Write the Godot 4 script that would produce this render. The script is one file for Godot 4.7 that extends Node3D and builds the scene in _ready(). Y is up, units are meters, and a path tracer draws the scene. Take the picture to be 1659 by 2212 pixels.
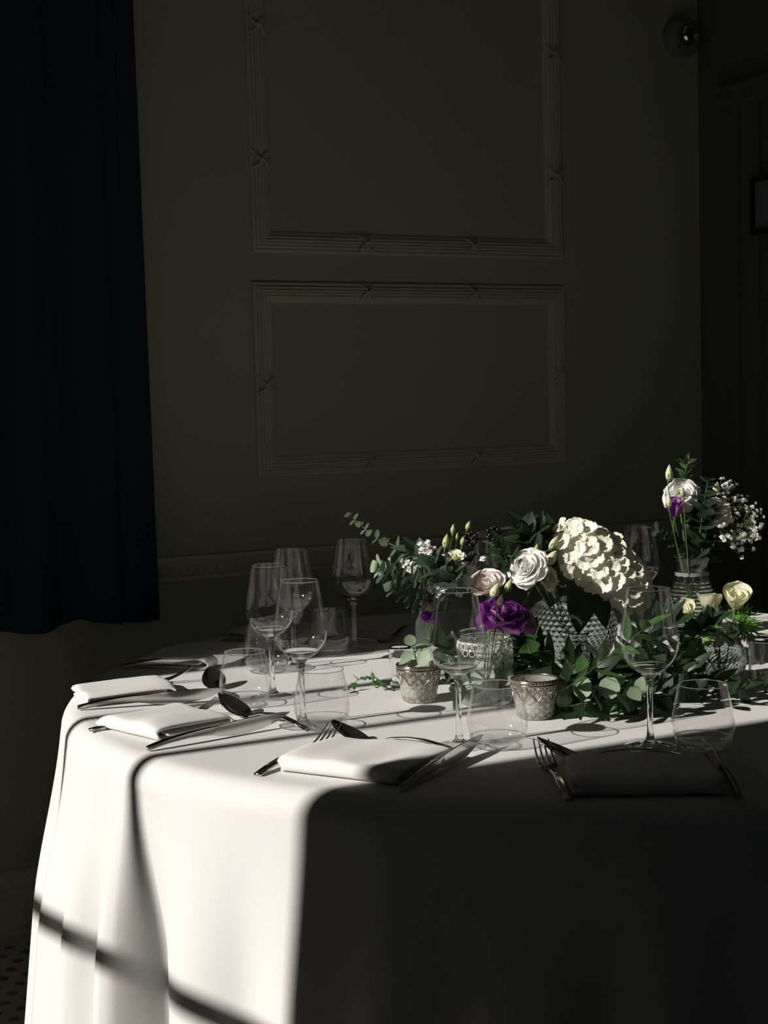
extends Node3D
# A round banquet table laid for a wedding, in a dark panelled room, lit by low sun through a tall window on the left.
# World: +x runs along the back wall, -z goes into the back wall, the camera stands above the origin.

var M := {}
var used := {}
var rng := RandomNumberGenerator.new()
const TC := Vector3(1.40, 0.75, -2.14)      # middle of the table top
const TR := 0.856                            # radius of the table

# ------------------------------------------------------------------ naming
func numbered(called: String) -> String:
	var n: int = used.get(called, 0)
	used[called] = n + 1
	return called if n == 0 else "%s_%03d" % [called, n]

func tag(o: Node3D, label: String, category: String, group := "") -> Node3D:
	o.set_meta("label", label)
	o.set_meta("category", category)
	if group != "":
		o.set_meta("group", group)
	return o

func thing(called: String, label: String, category: String, at := Vector3.ZERO, group := "") -> Node3D:
	var o := Node3D.new()
	o.name = numbered(called)
	add_child(o, true)
	o.position = at
	return tag(o, label, category, group)

func part(called: String, mesh: Mesh, mat: Material, parent: Node3D, xf := Transform3D()) -> MeshInstance3D:
	var m := MeshInstance3D.new()
	m.name = called
	m.mesh = mesh
	m.material_override = mat
	m.transform = xf
	m.cast_shadow = GeometryInstance3D.SHADOW_CASTING_SETTING_ON
	parent.add_child(m, true)
	return m

func struct(called: String, mesh: Mesh, mat: Material) -> MeshInstance3D:
	var m := part(numbered(called), mesh, mat, self)
	m.set_meta("kind", "structure")
	return m

func dup(o: Node3D, called: String, label: String, at: Vector3, turn := 0.0, group := "") -> Node3D:
	var c: Node3D = o.duplicate()
	c.name = numbered(called)
	add_child(c, true)
	c.position = at
	c.rotation.y = turn
	c.set_meta("label", label)
	if group != "":
		c.set_meta("group", group)
	return c

# ------------------------------------------------------------------ mesh helpers
func begin(smooth := true) -> SurfaceTool:
	var st := SurfaceTool.new()
	st.begin(Mesh.PRIMITIVE_TRIANGLES)
	st.set_smooth_group(0 if smooth else -1)
	return st

func fin(st: SurfaceTool) -> ArrayMesh:
	st.generate_normals()
	st.index()
	return st.commit()

func vtx(st: SurfaceTool, p: Vector3, u: float, v: float) -> void:
	st.set_uv(Vector2(u, v))
	st.add_vertex(p)

func tri(st: SurfaceTool, a: Vector3, b: Vector3, c: Vector3) -> void:
	if a.is_equal_approx(b) or b.is_equal_approx(c) or a.is_equal_approx(c):
		return
	vtx(st, a, 0, 0)
	vtx(st, b, 1, 0)
	vtx(st, c, 0, 1)

# rows of points; the face looks along (next row) x (next point)
func grid(st: SurfaceTool, rows: Array, closed := false, flip := false) -> void:
	for j in rows.size() - 1:
		var r: PackedVector3Array = rows[j]
		var s: PackedVector3Array = rows[j + 1]
		var n := r.size()
		for i in (n if closed else n - 1):
			var k := (i + 1) % n
			if flip:
				tri(st, r[i], s[i], r[k])
				tri(st, r[k], s[i], s[k])
			else:
				tri(st, r[i], r[k], s[i])
				tri(st, r[k], s[k], s[i])

func ring(r: float, y: float, seg: int, c := Vector3.ZERO) -> PackedVector3Array:
	var a := PackedVector3Array()
	for i in seg:
		var t := TAU * i / seg
		a.append(c + Vector3(r * cos(t), y, r * sin(t)))
	return a

# profile of (radius, height), from the bottom up on the outside
func lathe(st: SurfaceTool, prof: Array, seg := 48, c := Vector3.ZERO, flip := false) -> void:
	var rows := []
	for p in prof:
		rows.append(ring(maxf(p.x, 0.0), p.y, seg, c))
	grid(st, rows, true, flip)

func lathed(prof: Array, seg := 48, flip := false) -> ArrayMesh:
	var st := begin()
	lathe(st, prof, seg, Vector3.ZERO, flip)
	return fin(st)

func smooth_prof(p: Array, n := 6) -> Array:
	var out := []
	for i in p.size() - 1:
		var a: Vector2 = p[maxi(i - 1, 0)]
		var b: Vector2 = p[i]
		var c: Vector2 = p[i + 1]
		var d: Vector2 = p[mini(i + 2, p.size() - 1)]
		for k in n:
			out.append(b.cubic_interpolate(c, a, d, float(k) / n))
	out.append(p[p.size() - 1])
	return out

func curve(p: Array, n := 5) -> PackedVector3Array:
	var out := PackedVector3Array()
	for i in p.size() - 1:
		var a: Vector3 = p[maxi(i - 1, 0)]
		var b: Vector3 = p[i]
		var c: Vector3 = p[i + 1]
		var d: Vector3 = p[mini(i + 2, p.size() - 1)]
		for k in n:
			out.append(b.cubic_interpolate(c, a, d, float(k) / n))
	out.append(p[p.size() - 1])
	return out

func tube(st: SurfaceTool, pts: PackedVector3Array, r0: float, r1: float, seg := 6, flat := 1.0) -> void:
	var rows := []
	var n := pts.size()
	var t0 := (pts[1] - pts[0]).normalized()
	var side := t0.cross(Vector3.UP if absf(t0.y) < 0.9 else Vector3.RIGHT).normalized()
	for j in n:
		var t := (pts[mini(j + 1, n - 1)] - pts[maxi(j - 1, 0)]).normalized()
		side = (side - t * side.dot(t)).normalized()
		var up := side.cross(t)
		var r := lerpf(r0, r1, float(j) / (n - 1))
		var row := PackedVector3Array()
		for i in seg:
			var a := TAU * i / seg
			row.append(pts[j] + (side * cos(a) + up * sin(a) * flat) * r)
		if j == 0:
			rows.append(_fill(pts[0] - t * r * 0.4, seg))
		rows.append(row)
		if j == n - 1:
			rows.append(_fill(pts[j] + t * r * 0.4, seg))
	grid(st, rows, true)

func _fill(p: Vector3, n: int) -> PackedVector3Array:
	var a := PackedVector3Array()
	a.resize(n)
	a.fill(p)
	return a

func torus(st: SurfaceTool, R: float, r: float, y: float, seg := 48, sec := 8) -> void:
	var rows := []
	for j in sec + 1:
		var a := TAU * (j % sec) / sec
		rows.append(ring(R + r * cos(a), y + r * sin(a), seg))
	grid(st, rows, true)

func box(st: SurfaceTool, lo: Vector3, hi: Vector3) -> void:
	var c := []
	for i in 8:
		c.append(Vector3(hi.x if i & 1 else lo.x, hi.y if i & 2 else lo.y, hi.z if i & 4 else lo.z))
	for q in [[0, 2, 3, 1], [4, 5, 7, 6], [0, 4, 6, 2], [1, 3, 7, 5], [2, 6, 7, 3], [0, 1, 5, 4]]:
		tri(st, c[q[0]], c[q[2]], c[q[1]])
		tri(st, c[q[0]], c[q[3]], c[q[2]])

func boxed(lo: Vector3, hi: Vector3) -> ArrayMesh:
	var st := begin(false)
	box(st, lo, hi)
	return fin(st)

func ball(r: float, seg := 10, sy := 1.0) -> ArrayMesh:
	var st := begin()
	var p := []
	for j in seg / 2 + 1:
		var a := PI * j / (seg / 2) - PI / 2
		p.append(Vector2(r * cos(a) if j > 0 and j < seg / 2 else 0.0, r * sin(a) * sy))
	lathe(st, p, seg)
	return fin(st)

# a basis whose y points along d
func along(d: Vector3, spin := 0.0) -> Basis:
	var y := d.normalized()
	var x := y.cross(Vector3.FORWARD if absf(y.z) < 0.9 else Vector3.RIGHT).normalized()
	var b := Basis(x, y, x.cross(y))
	return b * Basis(Vector3.UP, spin)

# ------------------------------------------------------------------ leaves and petals: base at the origin, growing along +y, the upper face looks along +z
func blade(ln: float, wd: float, kind: String, bend: float, fold: float, wave := 0.0, nu := 6, nv := 9) -> ArrayMesh:
	var st := begin()
	blade_in(st, Transform3D(), ln, wd, kind, bend, fold, wave, nu, nv)
	return fin(st)

func blade_in(st: SurfaceTool, xf: Transform3D, ln: float, wd: float, kind: String, bend: float, fold: float, wave := 0.0, nu := 6, nv := 9) -> void:
	var rows := []
	for j in nv + 1:
		var t := float(j) / nv
		var w := 0.0
		match kind:
			"lance": w = pow(sin(PI * pow(t, 0.8)), 0.9)
			"ovate": w = pow(sin(PI * pow(t, 0.62)), 0.8)
			"round": w = sqrt(maxf(0.0, 1.0 - pow(2.0 * t - 1.0, 2.0)))
			"petal": w = (0.25 + 0.75 * sin(PI * 0.5 * minf(1.0, t * 1.35))) * sqrt(maxf(0.0, 1.0 - pow(maxf(0.0, (t - 0.62) / 0.38), 2.2)))
		var row := PackedVector3Array()
		for i in nu + 1:
			var s := 2.0 * i / nu - 1.0
			var x := s * w * wd * 0.5
			var z := fold * wd * 0.5 * w * w * (absf(s) if kind == "lance" else s * s) + bend * ln * t * t
			z += wave * ln * t * sin(s * 5.0 + t * 7.0) * absf(s)
			var y := ln * t
			if kind == "petal" and t > 0.9:
				y += ln * 0.05 * sin(s * 7.0) * (t - 0.9) * 10.0 * (1.0 if wave > 0.0 else 0.3)
			row.append(xf * Vector3(x, y, z))
		rows.append(row)
	grid(st, rows, false, true)

func ivy_leaf(r: float) -> ArrayMesh:
	var st := begin()
	var out := [Vector2(0, -0.05), Vector2(0.35, -0.22), Vector2(0.5, 0.05), Vector2(0.85, 0.2), Vector2(0.45, 0.45), Vector2(0.38, 0.75), Vector2(0, 1.25)]
	var rim := []
	for p in out:
		rim.append(Vector3(p.x, p.y, 0.12 - 0.2 * absf(p.x)) * r)
	for i in range(out.size() - 2, 0, -1):
		rim.append(Vector3(-out[i].x, out[i].y, 0.12 - 0.2 * absf(out[i].x)) * r)
	var c := Vector3(0, 0.35, 0.16) * r
	for i in rim.size():
		tri(st, c, rim[(i + 1) % rim.size()], rim[i])
	return fin(st)

# deeply cut leaf: a fan of narrow lobes that fork again
func frilly_leaf(ln: float) -> ArrayMesh:
	var st := begin()
	for i in 7:
		var a := (i - 3) * 0.42
		var l := ln * (1.0 - 0.11 * absf(i - 3))
		var xf := Transform3D(Basis(Vector3.BACK, a) * Basis(Vector3.RIGHT, 0.15 * sin(i * 2.1)), Vector3.ZERO)
		blade_in(st, xf, l * 0.8, ln * 0.16, "ovate", 0.1, 0.3, 0.0, 2, 5)
		for s in [-1.0, 1.0]:
			var x2: Transform3D = xf * Transform3D(Basis(Vector3.BACK, s * 0.55) * Basis(Vector3.RIGHT, 0.3 * s), Vector3(0, l * 0.42, 0.004))
			blade_in(st, x2, l * 0.45, ln * 0.11, "lance", -0.15, 0.2, 0.0, 2, 4)
			var x3: Transform3D = xf * Transform3D(Basis(Vector3.BACK, s * 0.3), Vector3(0, l * 0.62, 0.002))
			blade_in(st, x3, l * 0.42, ln * 0.07, "lance", 0.2, 0.2, 0.0, 2, 4)
	return fin(st)

func bud_mesh(ln: float, r: float) -> ArrayMesh:
	var st := begin()
	var rows := []
	var n := 14
	for j in 12:
		var t := j / 11.0
		var w: float = r * pow(sin(PI * pow(t, 0.75)), 0.8) * (1.0 - 0.15 * t)
		var row := PackedVector3Array()
		for i in n:
			var a := TAU * i / n + t * 1.3
			var k: float = w * (1.0 + 0.09 * cos(5.0 * (TAU * i / n)) * sin(PI * t))
			row.append(Vector3(k * cos(a), ln * t, k * sin(a)))
		rows.append(row)
	grid(st, rows, true)
	return fin(st)

# ------------------------------------------------------------------ materials
func mat(called: String, c: Color, rough := 0.6, metal := 0.0) -> StandardMaterial3D:
	var m := StandardMaterial3D.new()
	m.resource_name = called
	m.albedo_color = c.linear_to_srgb()
	m.roughness = rough
	m.metallic = metal
	M[called] = m
	return m

func noise_tex(freq: float, normal: bool, strength := 1.0, kind := FastNoiseLite.TYPE_SIMPLEX, side := 512) -> NoiseTexture2D:
	var t := NoiseTexture2D.new()
	t.width = side
	t.height = side
	t.seamless = true
	var f := FastNoiseLite.new()
	f.noise_type = kind
	f.frequency = freq
	f.seed = 7
	t.noise = f
	t.as_normal_map = normal
	t.bump_strength = strength
	return t

func weave() -> ImageTexture:
	var im := Image.create(128, 128, false, Image.FORMAT_RGB8)
	for y in 128:
		for x in 128:
			var v := 0.5 + 0.25 * sin(TAU * x / 4.0) * (1.0 if (y / 4) % 2 else -1.0) + 0.15 * sin(TAU * y / 4.0)
			im.set_pixel(x, y, Color(v, v, v))
	return ImageTexture.create_from_image(im)

func leafy(called: String, c: Color, rough: float, back: float) -> void:
	var m := mat(called, c, rough)
	m.backlight_enabled = true
	m.backlight = Color(c.r * 1.0, c.g * 1.0, c.b * 1.0).linear_to_srgb() * 1.0
	var k := maxf(c.r, maxf(c.g, c.b))
	m.backlight = Color(c.r / k * back, c.g / k * back, c.b / k * back).linear_to_srgb()
	m.cull_mode = BaseMaterial3D.CULL_DISABLED

func materials() -> void:
	var cloth := mat("cloth", Color(0.71, 0.70, 0.683), 0.85)
	cloth.heightmap_enabled = true
	cloth.heightmap_texture = weave()
	cloth.heightmap_scale = 0.02
	cloth.uv1_triplanar = true
	cloth.uv1_scale = Vector3(24, 24, 24)
	cloth.rim_enabled = true
	cloth.rim = 0.15
	var nap := mat("napkin", Color(0.76, 0.745, 0.725), 0.85)
	nap.heightmap_enabled = true
	nap.heightmap_texture = cloth.heightmap_texture
	nap.heightmap_scale = 0.015
	nap.uv1_triplanar = true
	nap.uv1_scale = Vector3(40, 40, 40)
	nap.rim_enabled = true
	nap.rim = 0.2
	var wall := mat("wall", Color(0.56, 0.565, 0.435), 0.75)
	wall.normal_enabled = true
	wall.normal_texture = noise_tex(0.05, true, 1.0)
	wall.normal_scale = 0.12
	wall.uv1_triplanar = true
	wall.uv1_world_triplanar = true
	mat("plaster", Color(0.72, 0.71, 0.55), 0.45)
	mat("ceiling", Color(0.74, 0.76, 0.78), 0.9)
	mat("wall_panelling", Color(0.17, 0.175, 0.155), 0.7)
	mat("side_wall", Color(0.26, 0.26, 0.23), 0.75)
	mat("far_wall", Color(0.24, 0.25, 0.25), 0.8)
	var fl := mat("floor", Color(0.68, 0.66, 0.59), 0.8)
	fl.normal_enabled = true
	fl.normal_texture = noise_tex(0.2, true, 2.0)
	fl.normal_scale = 0.3
	fl.uv1_triplanar = true
	fl.uv1_world_triplanar = true
	fl.uv1_scale = Vector3(3, 3, 3)
	mat("inlay", Color(0.22, 0.22, 0.21), 0.6)
	var cur := mat("curtain", Color(0.024, 0.044, 0.066), 0.95)
	cur.rim_enabled = true
	cur.rim = 0.1
	cur.rim_tint = 1.0
	mat("window_paint", Color(0.5, 0.49, 0.45), 0.5)
	mat("wood", Color(0.12, 0.07, 0.04), 0.6)
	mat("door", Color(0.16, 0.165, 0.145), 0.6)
	mat("black", Color(0.006, 0.007, 0.008), 0.4)
	mat("fixture", Color(0.24, 0.25, 0.24), 0.45)
	mat("chrome", Color(0.62, 0.62, 0.60), 0.16, 1.0)
	mat("steel", Color(0.60, 0.585, 0.56), 0.13, 1.0)
	mat("brass", Color(0.40, 0.35, 0.27), 0.26, 1.0)
	# glass blown thin: a sheet; solid glass: refracting
	var thin := mat("thin_glass", Color(1, 1, 1), 0.05)
	thin.albedo_color = Color(1, 1, 1, 0.0)
	thin.transparency = BaseMaterial3D.TRANSPARENCY_ALPHA
	thin.cull_mode = BaseMaterial3D.CULL_DISABLED
	var jar := mat("jar_glass", Color(1, 1, 1), 0.0)
	jar.albedo_color = Color(0.72, 0.82, 0.72, 0.06)
	jar.transparency = BaseMaterial3D.TRANSPARENCY_ALPHA
	jar.cull_mode = BaseMaterial3D.CULL_DISABLED
	var water := mat("water", Color(1, 1, 1), 0.0)
	water.albedo_color = Color(0.7, 0.8, 0.68, 0.05)
	water.transparency = BaseMaterial3D.TRANSPARENCY_ALPHA
	water.cull_mode = BaseMaterial3D.CULL_DISABLED
	var solid := mat("solid_glass", Color(1, 1, 1), 0.0)
	solid.albedo_color = Color(1, 1, 1, 0.0)
	solid.refraction_enabled = true
	solid.refraction_scale = 0.05
	var tinted := mat("pressed_glass", Color(0.9, 0.95, 0.9), 0.02)
	tinted.albedo_color = Color(0.95, 0.97, 0.95, 0.0)
	tinted.refraction_enabled = true
	tinted.refraction_scale = 0.05
	var cut := mat("cut_glass", Color(1, 1, 1), 0.03)
	cut.albedo_color = Color(0.97, 0.96, 0.93, 0.2)
	cut.refraction_enabled = true
	cut.refraction_scale = 0.05
	mat("lace", Color(0.75, 0.73, 0.70), 0.9)
	mat("ribbon", Color(0.17, 0.17, 0.16), 0.8)
	mat("wax", Color(0.7, 0.68, 0.62), 0.5)
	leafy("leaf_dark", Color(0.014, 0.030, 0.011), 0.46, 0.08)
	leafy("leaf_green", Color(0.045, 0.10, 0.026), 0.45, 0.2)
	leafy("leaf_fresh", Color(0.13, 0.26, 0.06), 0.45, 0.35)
	leafy("leaf_sage", Color(0.25, 0.315, 0.205), 0.55, 0.2)
	leafy("leaf_blue", Color(0.038, 0.064, 0.040), 0.5, 0.12)
	leafy("stem", Color(0.10, 0.17, 0.05), 0.5, 0.1)
	leafy("stem_dark", Color(0.045, 0.05, 0.025), 0.6, 0.05)
	leafy("white_petal", Color(0.93, 0.92, 0.88), 0.6, 0.45)
	leafy("cream_petal", Color(0.80, 0.79, 0.58), 0.6, 0.5)
	leafy("hydrangea_petal", Color(0.91, 0.89, 0.76), 0.6, 0.45)
	leafy("blush_petal", Color(0.74, 0.60, 0.55), 0.6, 0.5)
	leafy("purple_petal", Color(0.12, 0.010, 0.15), 0.5, 0.4)
	leafy("lilac_petal", Color(0.42, 0.17, 0.45), 0.55, 0.4)
	leafy("bud_green", Color(0.50, 0.56, 0.26), 0.5, 0.35)
	leafy("bud_cream", Color(0.66, 0.66, 0.42), 0.5, 0.4)
	mat("berry", Color(0.012, 0.010, 0.012), 0.2)
	mat("berry_green", Color(0.06, 0.09, 0.03), 0.3)

# ------------------------------------------------------------------ the scene
func _ready() -> void:
	rng.seed = 41
	materials()
	var cam := Camera3D.new()
	cam.name = "camera"
	cam.near = 0.05
	cam.far = 60.0
	cam.fov = rad_to_deg(2.0 * atan(1106.0 / 3150.0))
	add_child(cam)
	var yaw := 0.4626
	var pitch := 0.0749
	var roll := -0.027
	var f := Vector3(sin(yaw) * cos(pitch), -sin(pitch), -cos(yaw) * cos(pitch))
	var r0 := Vector3(cos(yaw), 0, sin(yaw))
	var u0 := r0.cross(f)
	cam.transform = Transform3D(Basis(r0 * cos(roll) + u0 * sin(roll), u0 * cos(roll) - r0 * sin(roll), -f), Vector3(0, 1.233, 0))
	cam.current = true

	var env := Environment.new()
	env.background_mode = Environment.BG_SKY
	var sky := Sky.new()
	var sm := ProceduralSkyMaterial.new()
	sm.sky_top_color = Color(0.42, 0.56, 0.80)
	sm.sky_horizon_color = Color(0.58, 0.74, 0.95)
	sm.ground_horizon_color = Color(0.16, 0.17, 0.15)
	sm.ground_bottom_color = Color(0.12, 0.12, 0.11)
	sm.sky_energy_multiplier = 0.26
	sm.ground_energy_multiplier = 0.26
	sm.sun_angle_max = 9.0
	sky.sky_material = sm
	env.sky = sky
	env.tonemap_mode = Environment.TONE_MAPPER_LINEAR
	env.tonemap_exposure = 1.0
	env.sdfgi_enabled = true
	env.ssao_enabled = true
	env.ssil_enabled = true
	var we := WorldEnvironment.new()
	we.name = "environment"
	we.environment = env
	add_child(we)

	var sun := DirectionalLight3D.new()
	sun.name = "sun"
	sun.light_color = Color(1.0, 0.982, 0.95)
	sun.light_energy = 1.70
	sun.light_angular_distance = 0.55
	sun.shadow_enabled = true
	sun.sky_mode = DirectionalLight3D.SKY_MODE_LIGHT_AND_SKY
	add_child(sun)
	var el := deg_to_rad(28.0)
	sun.look_at_from_position(Vector3(-6, 4, -2), Vector3(-6, 4, -2) + Vector3(cos(el), -sin(el), 0.0))

	room()
	furniture()
	glasses()
	cutlery()
	vessels()
	flowers()

# ------------------------------------------------------------------ the room
func frame_sides(x0: float, x1: float, y0: float, y1: float, prof: Array) -> ArrayMesh:
	var st := begin()
	for side in 4:
		st.set_smooth_group(side + 1)
		var rows := []
		for p in prof:
			var a := Vector3(x0 + p.x, y0 + p.x, p.y)
			var b := Vector3(x1 - p.x, y0 + p.x, p.y)
			var c := Vector3(x1 - p.x, y1 - p.x, p.y)
			var d := Vector3(x0 + p.x, y1 - p.x, p.y)
			var q: Array = [[a, b], [b, c], [c, d], [d, a]][side]
			rows.append(PackedVector3Array([q[0], q[1]]))
		grid(st, rows, false, true)
	return fin(st)

func reeded() -> Array:
	var p := [Vector2(0, 0), Vector2(0.0005, 0.007), Vector2(0.003, 0.0095), Vector2(0.0075, 0.010), Vector2(0.0095, 0.007), Vector2(0.0105, 0.0075)]
	for k in 4:
		for j in 6:
			var a := PI * j / 5.0
			p.append(Vector2(0.011 + 0.0075 * (k + 0.5 - 0.5 * cos(a)), 0.0095 + 0.004 * sin(a) + 0.0045 * sin(PI * (k + 0.5) / 4.0)))
	p.append_array([Vector2(0.0425, 0.008), Vector2(0.0455, 0.008), Vector2(0.052, 0.0025), Vector2(0.0525, 0)])
	return p

func ribbon_tie(vertical: bool) -> ArrayMesh:
	var st := begin()
	for s in [-1.0, 1.0]:
		var pts := []
		for k in 7:
			var t: float = k / 3.0 - 1.0
			var along_it: float = t * 0.021 * s + 0.004 * sin(t * 4.0)
			var across: float = t * 0.022
			var lift: float = 0.0150 + 0.0085 * (1.0 - t * t)
			pts.append(Vector3(across, along_it, lift) if vertical else Vector3(along_it, across, lift))
		tube(st, curve(pts, 3), 0.0030, 0.0026, 6)
	tube(st, curve([Vector3(-0.005, 0, 0.0225), Vector3(0, 0.002, 0.0245), Vector3(0.005, 0, 0.0225)], 3), 0.0045, 0.0045, 8)
	return fin(st)

func room() -> void:
	var floor_o := struct("floor", boxed(Vector3(-1.9, -0.12, -3.6), Vector3(3.0, 0.0, 2.8)), M.floor)
	# dark six-sided inlays in staggered rows, in the part of the floor that shows beside the cloth
	var hx := begin(false)
	var rows := []
	for p in [Vector2(0.0, 0.0012), Vector2(0.0115, 0.0012), Vector2(0.0125, 0.0004), Vector2(0.0125, -0.002)]:
		rows.append(ring(p.x, p.y, 6))
	grid(hx, rows, true, true)
	var hex := fin(hx)
	for i in 13:
		for j in 13:
			var at := Vector3(0.20 + 0.052 * i + (0.026 if j % 2 else 0.0), 0.0, -3.34 + 0.045 * j)
			var from_middle := Vector2(at.x - TC.x, at.z - TC.z).length()
			if from_middle > 0.93:
				part("mosaic_tile", hex, M.inlay, floor_o, Transform3D(Basis(), at))
	struct("ceiling", boxed(Vector3(-1.9, 3.4, -3.6), Vector3(3.0, 3.55, 2.8)), M.ceiling)
	struct("wall_back", boxed(Vector3(-1.55, 0.0, -3.6), Vector3(2.74, 3.4, -3.4)), M.wall)
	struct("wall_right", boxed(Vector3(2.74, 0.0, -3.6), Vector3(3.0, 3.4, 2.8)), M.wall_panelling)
	var wf := begin(false)
	box(wf, Vector3(-1.55, 0, 2.5), Vector3(0.0, 3.4, 2.8))
	box(wf, Vector3(2.0, 0, 2.5), Vector3(2.74, 3.4, 2.8))
	box(wf, Vector3(0.0, 0, 2.5), Vector3(2.0, 0.6, 2.8))
	box(wf, Vector3(0.0, 2.0, 2.5), Vector3(2.0, 3.4, 2.8))
	struct("wall_front", fin(wf), M.far_wall)
	# a second window in the wall behind the viewer: daylight, no sun
	var w2 := Node3D.new()
	w2.name = "window_2"
	w2.set_meta("kind", "structure")
	add_child(w2, true)
	w2.position = Vector3(1.0, 0.6, 2.6)
	var f2 := begin(false)
	box(f2, Vector3(-1.0, 0, -0.03), Vector3(-0.94, 1.4, 0.03))
	box(f2, Vector3(0.94, 0, -0.03), Vector3(1.0, 1.4, 0.03))
	box(f2, Vector3(-0.94, 0, -0.03), Vector3(0.94, 0.06, 0.03))
	box(f2, Vector3(-0.94, 1.34, -0.03), Vector3(0.94, 1.4, 0.03))
	box(f2, Vector3(-0.02, 0.06, -0.02), Vector3(0.02, 1.34, 0.02))
	part("frame", fin(f2), M.window_paint, w2)
	for k in 2:
		var p2 := begin(false)
		grid(p2, [PackedVector3Array([Vector3(-0.94 + 0.96 * k, 0.06, 0), Vector3(-0.02 + 0.96 * k, 0.06, 0)]), PackedVector3Array([Vector3(-0.94 + 0.96 * k, 1.34, 0), Vector3(-0.02 + 0.96 * k, 1.34, 0)])])
		part("pane", fin(p2), M.thin_glass, w2)
	var wl := begin(false)
	box(wl, Vector3(-1.9, 0, -3.6), Vector3(-1.55, 3.4, -2.58))
	box(wl, Vector3(-1.9, 0, -1.62), Vector3(-1.55, 3.4, 2.8))
	box(wl, Vector3(-1.9, 0, -2.58), Vector3(-1.55, 0.95, -1.62))
	box(wl, Vector3(-1.9, 3.1, -2.58), Vector3(-1.55, 3.4, -1.62))
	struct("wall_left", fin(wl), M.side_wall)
	# the tall window that lets the sun in: frame, two upright bars, cross bars, panes
	var win := Node3D.new()
	win.name = "window_1"
	win.set_meta("kind", "structure")
	add_child(win, true)
	win.position = Vector3(-1.66, 0.95, -2.10)
	win.rotation.y = 0.2
	var fr := begin(false)
	for q in [[-0.53, -0.44], [0.462, 0.55]]:
		box(fr, Vector3(-0.04, 0, q[0]), Vector3(0.04, 2.15, q[1]))
	box(fr, Vector3(-0.04, 0, -0.44), Vector3(0.04, 0.06, 0.462))
	box(fr, Vector3(-0.04, 2.09, -0.44), Vector3(0.04, 2.15, 0.462))
	part("frame", fin(fr), M.window_paint, win)
	var bars_z := [-0.14, 0.162]
	var bars_y := [0.662]
	for z in bars_z:
		part("glazing_bar", boxed(Vector3(-0.015, 0.06, z - 0.0105), Vector3(0.015, 2.09, z + 0.0105)), M.window_paint, win)
	for y in bars_y:
		part("glazing_bar", boxed(Vector3(-0.014, y - 0.0115, -0.44), Vector3(0.014, y + 0.0115, 0.462)), M.window_paint, win)
	var zs := [-0.44, -0.14, 0.162, 0.462]
	var ys := [0.06, 0.662, 2.09]
	for a in 3:
		for b in 2:
			var pn := begin(false)
			grid(pn, [PackedVector3Array([Vector3(0, ys[b], zs[a]), Vector3(0, ys[b], zs[a + 1])]), PackedVector3Array([Vector3(0, ys[b + 1], zs[a]), Vector3(0, ys[b + 1], zs[a + 1])])])
			part("pane", fin(pn), M.thin_glass, win)

	# raised panel mouldings on the back wall: reeded rods tied with ribbons
	var up := struct("trim_1", frame_sides(1.35, 2.263, 1.612, 2.98, reeded()), M.plaster)
	up.position.z = -3.4
	up.set_meta("label", "upper reeded panel moulding with ribbon ties on the back wall")
	var low := struct("trim_2", frame_sides(1.345, 2.2645, 1.0535, 1.540, reeded()), M.plaster)
	low.position.z = -3.4
	low.set_meta("label", "lower reeded panel moulding with ribbon ties on the back wall")
	var th := ribbon_tie(false)
	var tv := ribbon_tie(true)
	for x in [1.656, 1.972]:
		part("ribbon_tie", th, M.plaster, up, Transform3D(Basis(), Vector3(x, 1.638, 0)))
		part("ribbon_tie", th, M.plaster, low, Transform3D(Basis(), Vector3(x, 1.514, 0)))
		part("ribbon_tie", th, M.plaster, low, Transform3D(Basis(), Vector3(x, 1.0795, 0)))
	for y in [1.836, 2.16]:
		part("ribbon_tie", tv, M.plaster, up, Transform3D(Basis(), Vector3(1.376, y, 0)))
		part("ribbon_tie", tv, M.plaster, up, Transform3D(Basis(), Vector3(2.237, y, 0)))
	part("ribbon_tie", tv, M.plaster, low, Transform3D(Basis(), Vector3(1.371, 1.283, 0)))
	part("ribbon_tie", tv, M.plaster, low, Transform3D(Basis(), Vector3(2.2385, 1.296, 0)))

	# dado rail with a row of eggs, and the baseboard
	var dp := [Vector2(0.812, 0), Vector2(0.812, 0.009), Vector2(0.8145, 0.013), Vector2(0.820, 0.0135), Vector2(0.8225, 0.011), Vector2(0.824, 0.005), Vector2(0.850, 0.007), Vector2(0.8515, 0.013), Vector2(0.856, 0.0145), Vector2(0.861, 0.019), Vector2(0.866, 0.021), Vector2(0.8715, 0.021), Vector2(0.8715, 0.0)]
	var dado := struct("trim_3", strip(-1.55, 2.74, dp), M.plaster)
	dado.position.z = -3.4
	var eg := begin()
	var er := []
	for j in 7:
		var a := PI * j / 6.0 - PI / 2
		var row := PackedVector3Array()
		for i in 9:
			var b := PI * i / 8.0
			var w: float = 0.0068 * cos(a) * (1.0 + 0.2 * sin(a))
			row.append(Vector3(w * cos(b), 0.010 * sin(a), w * sin(b) * 0.9))
		er.append(row)
	grid(eg, er)
	tube(eg, curve([Vector3(-0.0102, 0.0105, 0.002), Vector3(-0.0100, -0.001, 0.004), Vector3(-0.0062, -0.0098, 0.004), Vector3(0, -0.0125, 0.003), Vector3(0.0062, -0.0098, 0.004), Vector3(0.0100, -0.001, 0.004), Vector3(0.0102, 0.0105, 0.002)], 2), 0.0013, 0.0013, 5)
	var egg := fin(eg)
	for i in 91:
		part("egg", egg, M.plaster, dado, Transform3D(Basis(), Vector3(0.49 + 0.0248 * i, 0.838, 0.0055)))
	var bp := [Vector2(0, 0), Vector2(0, 0.022), Vector2(0.112, 0.022), Vector2(0.118, 0.019), Vector2(0.124, 0.021), Vector2(0.134, 0.016), Vector2(0.15, 0.009), Vector2(0.158, 0.010), Vector2(0.162, 0.006), Vector2(0.162, 0)]
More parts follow.
